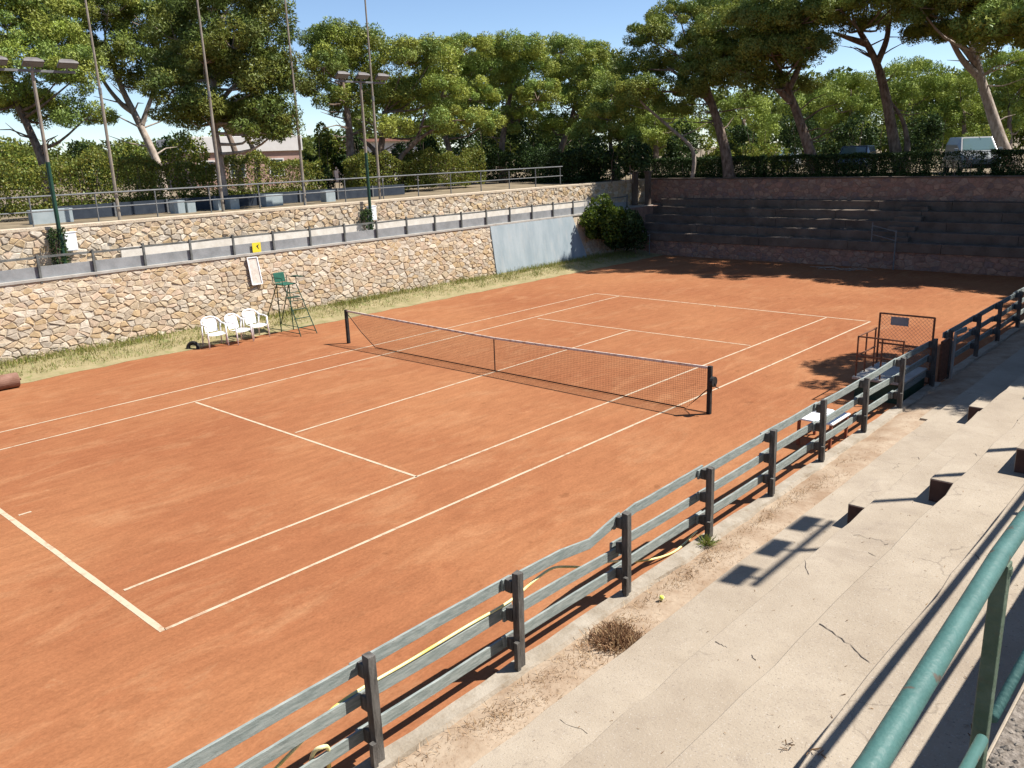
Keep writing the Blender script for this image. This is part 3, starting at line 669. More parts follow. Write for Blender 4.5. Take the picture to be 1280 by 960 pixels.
hp = [Vector(q) for q in ((9.3, -12.62, .03), (9.36, -12.45, .22), (9.42, -12.40, .46), (9.48, -12.34, .52), (9.45, -12.26, .44), (9.40, -12.24, .2), (9.36, -12.2, .03))]
tag(MB().tube(smooth_path(hp), .02, 8).build('hose_end', M['hose'], smooth=True), 'short loop of yellow hose hooked over the lower fence rail', 'hose')

# ------------------------------------------------------------------ green pipe railing on the terrace edge
gr = empty('pipe_railing', (14.79, -13.2, 3.5)); gro = (14.79, -13.2, 3.5)
tag(gr, 'thick green painted pipe railing on the edge of the gravel terrace', 'railing')
MB(gro).tube([(14.83, -24, 4.40), (14.80, -14.36, 4.40), (14.765, -13.22, 4.41), (14.755, -11, 4.42), (14.755, 10, 4.42)], .029, 20).build('top_rail', M['green_paint'], gr, smooth=True)
MB(gro).tube([(14.80, -24, 3.80), (14.79, -13.26, 3.80)], .0185, 14).build('middle_rail', M['green_paint'], gr, smooth=True)
MB(gro).tube([(14.79, -13.14, 3.81), (14.78, 10, 3.81)], .0185, 14).build('middle_rail', M['green_paint'], gr, smooth=True)
for y in (-22.6, -17.6, -13.2, -6.2, -.2, 6):
    MB(gro).box((14.750, y - .028, 3.46), (14.795, y + .026, 4.39)).build('post', M['green_old'], gr, bevel=.005)
    b = MB(gro); sphere(b, (14.795, y - .02, 3.62), .016, 10, 6); b.build('bolt', M['greymetal'], gr, smooth=True)
    MB(gro).tube([(14.772, y, 4.352), (14.772, y, 4.375)], .030, 12).build('weld_collar', M['green_old'], gr)

# ------------------------------------------------------------------ net
net = empty('tennis_net', (0, 0, 0)); tag(net, 'black tennis net with worn white band across the clay court', 'net')
for x, cr in ((-6.38, 0), (6.42, 1)):
    p = MB().box((x - .045, -.045, -.05), (x + .045, .045, 1.08)).build('post', M['black'], net, bevel=.01)
    if cr:
        MB().tube([(x + .045, 0, .74), (x + .12, 0, .74)], .115, 16).build('winch', M['black'], p)
        MB().tube([(x + .11, 0, .74), (x + .16, 0, .62), (x + .22, 0, .62)], .012, 6).build('crank', M['black'], p)
def top_z(x): t = abs(x) / 6.38; return .925 + .115 * t ** 1.1
cord = MB(); w = .0013
xs = np.arange(-6.30, 6.32, .046)
def bottom_z(x):
    if x < -5.05: return .93 * (-5.05 - x) / 1.27
    if x > 5.85: return .52 * (x - 5.85) / .5
    return .012
for x in xs: cord.bar((x, 0, bottom_z(x)), (x, 0, top_z(x) - .02), 2 * w, 2 * w, (1, 0, 0))
for k in range(21):
    z = .02 + .046 * k; lo = -5.05 - z / .93 * 1.27; hi = 5.85 + min(z / .52, 1) * .47
    pts = [(x, 0, z * top_z(x) / .925) for x in np.linspace(max(lo, -6.32), hi, 9)]
    for a, b in zip(pts[:-1], pts[1:]): cord.bar(a, b, 2 * w, 2 * w)
tag(cord.build('netting', M['netblack'], net), kind='stuff')
hb = MB()
pts = [(x, 0, top_z(x)) for x in np.linspace(-6.33, 6.36, 25)]
hb.strip(pts, .03, .05).build('head_band', M['netband'], net)
MB().tube([(-6.33, 0, .96), (-5.7, 0, .45), (-5.03, 0, .015)], .012, 6).build('edge_rope', M['netblack'], net)
MB().tube([(6.38, 0, .56), (6.1, 0, .28), (5.82, 0, .015), (6.38, 0, .02)], .012, 6).build('edge_rope', M['netblack'], net)
MB().strip([(x, 0, .03) for x in np.linspace(-5.0, 5.82, 12)], .008, .03).build('foot_band', M['netblack'], net)
MB().box((-.014, -.008, .01), (.014, .008, .93)).build('centre_strap', M['netblack'], net)

# ------------------------------------------------------------------ plastic chairs, umpire chair, small things at the left wall
def plastic_chair(loc, rz, label):
    o = empty('plastic_chair', loc, rz); o.scale = (1.1, 1.1, 1.1); tag(o, label, 'chair', 'white plastic chairs by the wall'); W_ = M['white_plastic']
    b = MB(); n = 6; vs_ = []
    for j in range(n + 1):                                     # dished seat, front at +x
        for i in range(n + 1):
            x = -.20 + .44 * j / n; y = (-.22 + .44 * i / n) * (1 + .08 * j / n)
            z = .42 - .025 * (1 - (2 * i / n - 1) ** 2) - .03 * (1 - j / n) - (.04 if j == n else 0)
            vs_.append((x, y, z))
    top = len(vs_); vs_ += [(x, y, z - .012) for x, y, z in vs_]
    fs_ = [(j * (n + 1) + i, (j + 1) * (n + 1) + i, (j + 1) * (n + 1) + i + 1, j * (n + 1) + i + 1) for j in range(n) for i in range(n)]
    fs_ += [tuple(top + k for k in reversed(f)) for f in fs_]
    b.add(vs_, fs_).build('seat', W_, o, smooth=True)
    for i in range(5):                                         # back slats
        y = -.15 + .075 * i; MB().strip([(-.20, y, .41), (-.25, y * 1.05, .58), (-.30, y * 1.08, .78)], .071, .012).build('back_slat', W_, o)
    MB().tube(smooth_path([Vector(q) for q in ((.24, -.27, .62), (.05, -.29, .65), (-.15, -.28, .66), (-.26, -.24, .74), (-.31, -.13, .81), (-.32, 0, .83), (-.31, .13, .81), (-.26, .24, .74), (-.15, .28, .66), (.05, .29, .65), (.24, .27, .62))], 4), .022, 8).build('arm_and_back_rim', W_, o, smooth=True)
    for sx, sy in ((1, 1), (1, -1), (-1, 1), (-1, -1)):
        topz = .62 if sx > 0 else .66
        MB().tube([(.26 * sx, .28 * sy, 0), (.22 * sx, .27 * sy, .40), ((.22 if sx > 0 else -.18) , .275 * sy, topz)], [.018, .024, .022], 8).build('leg', W_, o, smooth=True)
plastic_chair((-9.72, -2.72, 0), R(-8), 'white plastic armchair next to the black tyre')
plastic_chair((-9.55, -1.96, 0), R(10), 'white plastic armchair in the middle of the three by the wall')
plastic_chair((-9.78, -1.20, .005), R(4), 'white plastic armchair nearest the green umpire chair')

ty = empty('tyre', (-9.95, -3.38, 0), YAW - R(8)); tag(ty, 'small black tyre standing half sunk in the clay beside a plastic chair', 'tyre')
b = MB(); n, m = 24, 10
vs_ = [((.17 + .06 * math.cos(v)) * math.cos(u_), .06 * math.sin(v) + .05 * math.sin(u_), .03 + (.17 + .06 * math.cos(v)) * math.sin(u_)) for u_ in np.linspace(0, 2 * math.pi, n, endpoint=False) for v in np.linspace(0, 2 * math.pi, m, endpoint=False)]
b.add(vs_, [(i * m + j, ((i + 1) % n) * m + j, ((i + 1) % n) * m + (j + 1) % m, i * m + (j + 1) % m) for i in range(n) for j in range(m)]).build('rubber', M['black'], ty, smooth=True)

uc = empty('umpire_chair', (-9.75, 0.05, 0)); tag(uc, 'tall dark green metal umpire chair on splayed legs by the net', 'umpire chair')
G = M['darkgreen']
feet = [(-1.05, -.34), (-1.05, .34), (1.15, -.32), (1.15, .32)]
for fx, fy in feet:
    MB().tube([(fx, fy, 0), (-.12 if fx < 0 else .34, fy * .72, 1.62)], .017, 8).build('leg', G, uc)
for y in (-.24, .24): MB().tube([(-.12, y, 0), (-.12, y, 1.62)], .018, 8).build('upright', G, uc)
for z in (.28, .56, .84, 1.12, 1.38):
    s = z / 1.62; x = 1.15 + (.34 - 1.15) * s; y = .32 + (.23 - .32) * s
    MB().tube([(x, -y, z), (x, y, z)], .014, 6).build('rung', G, uc)
for y in (-1, 1): MB().tube([(-1.0, .33 * y, .09), (1.1, .315 * y, .09)], .014, 6).build('base_bar', G, uc)
MB().box((-.28, -.25, 1.62), (.30, .25, 1.66)).build('seat', M['chairgreen'], uc, bevel=.01)
MB().bar((-.26, 0, 1.68), (-.33, 0, 2.0), .42, .03, (1, 0, 0)).build('backrest', M['chairgreen'], uc, bevel=.01)
for y in (-.27, .27): MB().tube([(-.27, y, 1.66), (-.29, y, 1.86), (.28, y, 1.86), (.30, y, 1.64)], .015, 6).build('armrest', G, uc)
MB().box((.30, -.24, 1.20), (.50, .24, 1.225)).build('footrest', G, uc)
MB().box((.05, .27, 1.87), (.55, .42, 1.89)).build('writing_shelf', G, uc)

bd = empty('hanging_board', (-12.0, .35, 1.4)); tag(bd, 'pale framed rectangular board hung on the rubble wall', 'board')
tl = math.atan2(xb - xt, zt - zb)
bm = MB(); P = lambda t, y, o_=0: (( -.02 - t * math.tan(tl) * .98) + o_, y, t)
bm.add([P(0, -.20), P(0, .20), P(.98, .17), P(.98, -.22), P(0, -.20, .05), P(0, .20, .05), P(.98, .17, .05), P(.98, -.22, .05)], [(0, 1, 2, 3), (7, 6, 5, 4), (0, 4, 5, 1), (1, 5, 6, 2), (2, 6, 7, 3), (3, 7, 4, 0)])
bm.build('panel', M['board'], bd)
for a, b_ in (((0.02, -.2), (.96, -.22)), ((.02, .2), (.96, .17))): MB().bar(P(a[0], a[1], .06), P(b_[0], b_[1], .06), .035, .03, (1, 0, 0)).build('frame_bar', M['whitebox'], bd)
for t, (y0, y1) in ((.015, (-.2, .2)), (.965, (-.22, .17))): MB().bar(P(t, y0, .062), P(t, y1, .062), .03, .035, (1, 0, 0)).build('frame_bar', M['whitebox'], bd)
ys_ = empty('yellow_sign', (-12.21, .62, 2.52)); tag(ys_, 'small yellow sign with a dark mark fixed to the walkway fence', 'sign')
MB().box((0, -.17, 0), (.015, .17, .34)).build('plate', M['signyellow'], ys_)
MB().add([(.019, -.02, .22), (.019, .10, .28), (.019, .05, .19), (.019, .10, .08), (.019, .03, .15)], [(0, 1, 2, 3, 4)]).build('dark_mark', M['signdark'], ys_)
ro = empty('court_roller', (-9.62, -9.3, 0)); tag(ro, 'reddish brown roller lying at the edge of the clay', 'roller')
M['roller'] = material('dusty_roller', (.17, .085, .055), (.25, .14, .10), 4, .9, .3, 30)
MB().tube([(-.05, -1.1, .2), (.0, .72, .2)], .2, 24).build('drum', M['roller'], ro, smooth=False)
MB().tube([(-.05, -1.3, .2), (.0, .80, .2)], .03, 8).build('axle', M['rust'], ro)

# dark creeper at the first pole's foot
def leaf_quads(pts, size, rs, asp=.7, nrm=None):
    n = len(pts); d = rs.normal(0, 1, (n, 3)); d /= np.linalg.norm(d, axis=1)[:, None]
    e = np.cross(d, rs.normal(0, 1, (n, 3))); e /= np.linalg.norm(e, axis=1)[:, None]
    s = size * rs.uniform(.6, 1.25, (n, 1)); d = d * s / 2; e = e * s * asp / 2
    return np.stack([pts - d, pts - e * .9 + d * .1, pts + d, pts + e * .9 + d * .1], 1)
def leafy_box(name, label, cat, a, b, n, size, mat, tints, seed, group=None, bumpy=.12, stems=0, round_=False):
    rs = np.random.RandomState(seed); a = np.array(a, float); b = np.array(b, float); c = (a + b) / 2; h = (b - a) / 2
    o = empty(name, (c[0], c[1], a[2])); tag(o, label, cat, group)
    u_ = rs.uniform(-1, 1, (n, 3))
    if round_: u_ = rs.normal(0, 1, (n, 3)); u_ /= np.linalg.norm(u_, axis=1)[:, None]; u_ *= rs.uniform(.55, 1, (n, 1)) ** .5; kc = max(9, int(n / 260)); cc = rs.normal(0, 1, (kc, 3)); cc /= np.linalg.norm(cc, axis=1)[:, None]; cc[:, 2] = np.where(cc[:, 2] < -.2, -cc[:, 2] * .6, cc[:, 2]) * 1.05; cc[::3, 2] = rs.uniform(-.95, -.1, len(cc[::3])); cr = rs.uniform(.26, .46, kc); ki = rs.randint(0, kc, n); u_ = cc[ki] * .72 + u_ * cr[ki][:, None]
    else:
        k = rs.randint(0, 3, n); w = np.array([h[1] * h[2], h[0] * h[2], h[0] * h[1]]); k = rs.choice(3, n, p=w / w.sum()); sg = np.where(rs.uniform(0, 1, n) < .5, -1, 1) * rs.uniform(.72, 1.0, n)
        u_[np.arange(n), k] = sg
    p = u_ * h
    f = bumpy * (np.sin(p[:, 0] * 2.9 + p[:, 2] * 2) + np.sin(p[:, 1] * 2.3 + 1.3 + p[:, 2]) + np.sin((p[:, 0] + p[:, 1]) * 5.1))
    if not round_ and bumpy > .15: p[:, 2] += np.where(u_[:, 2] > 0, 1, 0) * (.22 * np.sin(p[:, 1] * 1.3 + seed) + .12 * np.sin(p[:, 1] * 3.7 + p[:, 0] * 2)) * u_[:, 2]
    p = p * (1 + f[:, None] * np.array([.35, .35, .55]) * np.minimum(1, .6 / h)[None, :]) + rs.normal(0, .03, (n, 3)); p[:, 2] += h[2]
    t = np.asarray(tints)[rs.randint(0, len(tints), n)] * rs.uniform(.7, 1.25, (n, 1))
    quads_object('foliage', leaf_quads(p, size, rs), t, mat, o)
    b_ = MB(); rnd = random.Random(seed)
    for i in range(max(3, stems)):
        x, y = rnd.uniform(-.85, .85) * h[0], rnd.uniform(-.9, .9) * h[1]
        b_.tube([(x, y, -.05), (x + rnd.uniform(-.1, .1), y + rnd.uniform(-.1, .1), h[2]), (x + rnd.uniform(-.2, .2), y + rnd.uniform(-.2, .2), h[2] * 1.6)], [.025, .018, .01], 5)
    tag(b_.build('stems', M['bark'], o), kind='stuff')
    return o
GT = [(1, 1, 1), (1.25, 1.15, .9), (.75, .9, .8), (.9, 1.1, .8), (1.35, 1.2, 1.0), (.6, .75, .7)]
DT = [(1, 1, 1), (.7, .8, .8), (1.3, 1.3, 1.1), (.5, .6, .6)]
leafy_box('creeper', 'dark creeper growing up the foot of the pole beside the white box', 'creeper', (-13.75, -5.75, 2.46), (-13.35, -5.35, 3.75), 900, .09, M['leafdark'], DT, 41)
leafy_box('creeper', 'dark creeper at the foot of the pole near the forked pine', 'creeper', (-13.75, 6.55, 2.46), (-13.35, 6.9, 3.5), 700, .09, M['leafdark'], DT, 42)

# ------------------------------------------------------------------ left terrace: windbreak, blocks, hedges
wb = empty('windbreak', (-16.9, 5, ZL)); tag(wb, 'low dark navy windbreak screen along the path behind the railing', 'windbreak')
y = -4.2
while y < 10:
    L = 2.0; MB((-16.9, 5, ZL)).box((-16.92, y, ZL + .02), (-16.88, y + L - .02, ZL + .50)).build('screen', M['navy'], wb); MB((-16.9, 5, ZL)).box((-16.87, y - .04, ZL), (-16.81, y + .02, ZL + .52)).build('post', M['greymetal'], wb); y += L
for i, (y0, y1, h, lb) in enumerate(((-5.4, -4.1, .42, 'wide pale blue concrete block behind the railing beside the floodlight'), (-.45, -.03, .42, 'pale blue concrete block with a chipped corner behind the railing'), (.06, .40, .38, 'small pale blue block next to the chipped one'), (1.33, 1.5, .40, 'narrow pale blue block touching the pale trunk'), (1.85, 2.25, .40, 'pale blue block beside the pale pine trunk'), (3.45, 4.25, .42, 'long pale blue block between two railing posts'), (6.4, 6.9, .42, 'pale blue block near the second floodlight pole'))):
    o = empty('concrete_block', (-16.0, (y0 + y1) / 2, ZL)); tag(o, lb, 'block', 'pale blue blocks on the terrace'); L = (y1 - y0) / 2
    MB().box((-.2, -L, -.02), (.2, L, h)).build('block', M['paleblue'], o, bevel=.02)
    MB().box((-.215, -L - .015, h), (.215, L + .015, h + .04)).build('cap', M['paleblue'], o, bevel=.01)

hl = [(-20.2, -12.5, -18.4, -5.6, 5.75, 'bright yellow green rounded hedge beside the first floodlight pole'), (-20.0, -5.2, -18.4, 1.0, 5.95, 'long clipped green hedge between first floodlight pole and pale trunked pine'),
      (-20.0, 1.8, -18.4, 8.2, 5.75, 'clipped green hedge below the pale house'), (-20.3, 10.6, -18.7, 14.6, 5.65, 'green hedge right of the forked pine'), (-20.3, 14.6, -18.7, 19.4, 5.75, 'green clipped hedge in front of the pine grove')]
for i, (x0, y0, x1, y1, z1, lb) in enumerate(hl):
    leafy_box('hedge', lb, 'hedge', (x0, y0, ZL + .25), (x1, y1, z1), 17000, .10, M['leaf'], [(1, 1, 1), (1.2, 1.05, .8), (.7, .8, .7), (.9, 1.0, .8), (1.25, 1.15, .9), (.8, .62, .5), (.5, .6, .55)], 50 + i, 'hedges behind the railing', stems=14, bumpy=.2)

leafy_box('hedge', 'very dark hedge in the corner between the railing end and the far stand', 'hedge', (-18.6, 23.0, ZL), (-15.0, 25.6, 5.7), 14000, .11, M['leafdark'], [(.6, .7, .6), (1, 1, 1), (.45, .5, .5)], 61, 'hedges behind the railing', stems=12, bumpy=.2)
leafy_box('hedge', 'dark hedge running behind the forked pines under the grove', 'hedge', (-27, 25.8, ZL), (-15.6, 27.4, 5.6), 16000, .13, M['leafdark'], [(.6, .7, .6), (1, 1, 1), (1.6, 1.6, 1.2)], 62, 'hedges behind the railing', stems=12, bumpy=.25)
# ------------------------------------------------------------------ far stand
fs = empty('stone_stand', (0, 26, 0)); fso = (0, 26, 0); tag(fs, 'shaded far stand of dark stepped rows behind the baseline', 'stand')
FX0, FX1, FY = -12.2, 14.5, 24.0
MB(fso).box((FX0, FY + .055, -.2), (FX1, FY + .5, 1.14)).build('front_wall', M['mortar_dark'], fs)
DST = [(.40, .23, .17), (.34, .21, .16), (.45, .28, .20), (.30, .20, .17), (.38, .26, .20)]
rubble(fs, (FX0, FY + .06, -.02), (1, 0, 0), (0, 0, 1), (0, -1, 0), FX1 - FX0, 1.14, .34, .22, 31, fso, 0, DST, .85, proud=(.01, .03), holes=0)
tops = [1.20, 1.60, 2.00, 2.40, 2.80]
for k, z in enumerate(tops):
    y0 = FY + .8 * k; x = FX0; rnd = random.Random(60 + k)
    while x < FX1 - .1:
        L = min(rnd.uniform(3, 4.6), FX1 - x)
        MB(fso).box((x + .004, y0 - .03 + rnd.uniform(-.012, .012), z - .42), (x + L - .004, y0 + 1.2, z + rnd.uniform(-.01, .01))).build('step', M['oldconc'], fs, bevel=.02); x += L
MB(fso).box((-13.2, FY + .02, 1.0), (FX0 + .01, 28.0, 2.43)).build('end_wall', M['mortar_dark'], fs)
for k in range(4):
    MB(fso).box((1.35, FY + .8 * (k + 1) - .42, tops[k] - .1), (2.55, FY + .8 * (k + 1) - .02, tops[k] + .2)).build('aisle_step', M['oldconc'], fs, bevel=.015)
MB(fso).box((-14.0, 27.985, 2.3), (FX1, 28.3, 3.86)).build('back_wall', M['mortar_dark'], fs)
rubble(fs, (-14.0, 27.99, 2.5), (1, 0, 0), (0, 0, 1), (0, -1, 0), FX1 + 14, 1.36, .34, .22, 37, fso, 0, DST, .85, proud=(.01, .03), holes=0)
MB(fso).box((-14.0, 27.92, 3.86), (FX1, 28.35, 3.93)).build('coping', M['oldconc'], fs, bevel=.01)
hr = empty('aisle_handrail', (1.9, 24.2, 1.2)); tag(hr, 'thin pale metal handrail at the aisle of the shaded far stand', 'handrail')
MB((1.9, 24.2, 1.2)).tube([(1.0, 24.25, 1.1), (1.0, 24.25, 2.05)], .03, 6).build('post', M['greymetal'], hr)
MB((1.9, 24.2, 1.2)).tube([(2.2, 23.85, 0), (2.2, 23.85, 1.75)], .035, 6).build('post', M['greymetal'], hr)
MB((1.9, 24.2, 1.2)).tube([(1.0, 24.25, 1.9), (2.2, 23.85, 1.7)], .02, 6).build('rail', M['greymetal'], hr)
MB((1.9, 24.2, 1.2)).tube([(1.0, 24.25, 1.5), (2.2, 23.85, 1.3)], .02, 6).build('rail', M['greymetal'], hr)
o = empty('corner_post', (-10.6, 23.6, 0)); tag(o, 'thin pale post standing at the corner by the dark bush', 'post')
MB().tube([(0, 0, 0), (0, 0, 1.15)], .03, 8).build('tube', M['greymetal'], o); MB().tube([(0, 0, 1.05), (0, -.2, 1.1)], .02, 6).build('hook', M['greymetal'], o)

leafy_box('wall_bush', 'leafy green bush hanging over the end of the blue panel', 'bush', (-12.6, 19.1, .95), (-10.6, 22.2, 3.1), 9000, .17, M['leaf'], [(.28, .42, .28), (.42, .56, .32), (.2, .3, .25), (.75, .85, .5)], 71, round_=True, bumpy=.3)
leafy_box('dark_bush', 'dark shaded bush filling the corner beside the far stand', 'bush', (-12.4, 20.6, .25), (-10.3, 23.8, 2.6), 7000, .16, M['leafdark'], DT, 72, round_=True, bumpy=.25)
for i, (x, y) in enumerate(((-13.6, 26.6), (-12.9, 26.9), (-14.4, 26.0))):
    o = empty('stone_pillar', (x, y, 2.4)); tag(o, 'narrow shaded stone pillar at the corner behind the bush', 'pillar', 'stone pillars in the corner')
    MB().box((-.14, -.14, 0), (.14, .14, 1.9)).build('shaft', M['oldconc'], o, bevel=.02); MB().box((-.19, -.19, 1.9), (.19, .19, 1.98)).build('cap', M['oldconc'], o, bevel=.01)

# hedge row on top of the far stand
hx = [(-15.2, -9.6, 'dark clipped hedge at the corner behind the far stand'), (-9.5, -7.4, 'dark clipped hedge block left of the narrow hedge stump'), (-7.15, -6.85, 'narrow dark hedge stump between two gaps'), (-6.5, -3.4, 'dark clipped hedge block right of the narrow stump'), (-3.3, -.6, 'dark hedge in front of the blue car'), (-.5, 1.8, 'thin dark hedge between the blue car and the silver van'), (2.0, 4.2, 'sparse twiggy hedge in front of the silver van'), (4.5, 8.5, 'dark hedge past the silver van below the leaning pine')]
for i, (a, b, lb) in enumerate(hx):
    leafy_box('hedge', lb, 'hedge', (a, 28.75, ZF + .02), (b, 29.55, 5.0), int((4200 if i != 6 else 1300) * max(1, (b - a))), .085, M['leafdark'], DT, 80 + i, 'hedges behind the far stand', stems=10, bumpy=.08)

# ------------------------------------------------------------------ platform with railing, tall mesh frame, white table
pf = empty('platform', (8.95, 3.7, 0)); pfo = (8.95, 3.7, 0); tag(pf, 'low platform with pale concrete top and rusty pipe railing inside the fence', 'platform')
MB(pfo).box((8.42, 3.02, 0), (9.44, 4.6, .44)).build('base', M['darkgreen'], pf)
MB(pfo).box((8.36, 2.96, .44), (9.47, 4.66, .50)).build('slab', M['concrete2'], pf, bevel=.01)
for x, y in ((8.42, 3.03), (8.95, 3.03), (9.40, 3.03), (8.42, 3.55), (8.42, 4.1)):
    MB(pfo).tube([(x, y, .5), (x, y, 1.42)], .02, 8).build('post', M['rust'], pf)
for z in (1.42, .98): MB(pfo).tube([(8.42, 4.15, z), (8.42, 3.03, z), (9.42, 3.03, z)], .02, 8).build('rail', M['rust'], pf)
mf = empty('mesh_gate', (9.1, 4.7, 0)); mfo = (9.1, 4.7, 0); tag(mf, 'tall rusty framed wire mesh gate with a grey sign behind the platform', 'gate')
ga, gb = (8.28, 4.72), (9.50, 4.72)
for x, y in (ga, gb): MB(mfo).tube([(x, y, 0), (x, y, 1.68)], .025, 8).build('frame_post', M['rust'], mf)
for z in (1.67, .95, .12): MB(mfo).tube([(ga[0], ga[1], z), (gb[0], gb[1], z)], .022, 8).build('frame_rail', M['rust'], mf)
b = MB(mfo); k = np.arange(-1.6, 1.25, .09)
for t in k:
    a0, a1 = max(t, 0), min(t + 1.5, 1.22)
    if a1 > a0:
        b.bar((ga[0] + a0, ga[1], .14 + (a0 - t)), (ga[0] + a1, ga[1], .14 + (a1 - t)), .004, .004)
        b.bar((gb[0] - a0, ga[1] + .004, .14 + (a0 - t)), (gb[0] - a1, ga[1] + .004, .14 + (a1 - t)), .004, .004)
tag(b.build('wire_mesh', M['greymetal'], mf), kind='stuff')
MB(mfo).box((8.55, 4.67, 1.42), (8.95, 4.69, 1.62)).build('sign_plate', M['cement_grey'], mf)
gp = empty('gate_post', (9.72, 5.62, 0)); tag(gp, 'pale leaning gate post with a bent bar at the fence opening', 'post')
MB().tube([(0, 0, 0), (.02, 0, 1.2)], .035, 8).build('post', M['concrete2'], gp); MB().bar((.02, 0, 1.18), (.16, .3, 1.26), .05, .10).build('bent_bar', M['wood_grey'], gp)
g3 = empty('gate_leaf', (9.62, 5.1, 0)); tag(g3, 'dark rusty sheet gate leaf standing in the fence opening', 'gate')
MB().box((-.02, -.1, .12), (.02, .50, 1.08)).build('sheet', M['rust'], g3)
for z in (.14, 1.06): MB().bar((.03, -.1, z), (.03, .5, z), .03, .04).build('frame_bar', M['rust'], g3)
tb = empty('low_table', (9.1, -.4, 0)); tag(tb, 'low white table with red brown legs between the fence and the court', 'table')
MB().box((-.36, -.42, .52), (.36, .45, .56)).build('table_top', M['table'], tb, bevel=.015)
for x in (-.31, .31):
    for y in (-.37, .40): MB().box((x - .025, y - .025, 0), (x + .025, y + .025, .52)).build('leg', M['redbrown'], tb)
MB().tube([(-.31, -.37, .12), (-.31, .40, .12)], .015, 6).build('stretcher', M['redbrown'], tb)
pb = empty('towel', (8.95, -.15, .56)); tag(pb, 'rumpled white towel lying on the low table', 'towel')
b = MB(); n = 9; rs = np.random.RandomState(4)
vs_ = [(-.24 + .42 * i / n + rs.uniform(-.01, .01), -.15 + .32 * j / n + rs.uniform(-.01, .01), (.004 + .05 * abs(math.sin(i * .9 + j * .5)) * math.sin(math.pi * i / n) * math.sin(math.pi * j / n) + .006)) for i in range(n + 1) for j in range(n + 1)]
b.add(vs_, [(i * (n + 1) + j, (i + 1) * (n + 1) + j, (i + 1) * (n + 1) + j + 1, i * (n + 1) + j + 1) for i in range(n) for j in range(n)])
o = b.build('cloth', M['table'], pb, smooth=True); sm = o.modifiers.new('thick', 'SOLIDIFY'); sm.thickness = .008; sm.offset = 1

# pile of cut branches near the far wall
br = empty('branch_pile', (0.4, 22.6, 0)); tag(br, 'small pile of pale dry branches on the clay before the far stand', 'branches')
rnd = random.Random(5)
for i in range(22):
    a = rnd.uniform(0, 6.28); L = rnd.uniform(.4, 1.0); x, y = rnd.uniform(-1.1, 1.1), rnd.uniform(-.25, .25); z = rnd.uniform(.02, .12)
    MB().tube([(x - L / 2 * math.cos(a), y - L / 2 * math.sin(a) * .6, z), (x, y, z + rnd.uniform(0, .05)), (x + L / 2 * math.cos(a), y + L / 2 * math.sin(a) * .6, z * .6)], [.014, .012, .006], 5).build('branch', M['bark_pale'], br)

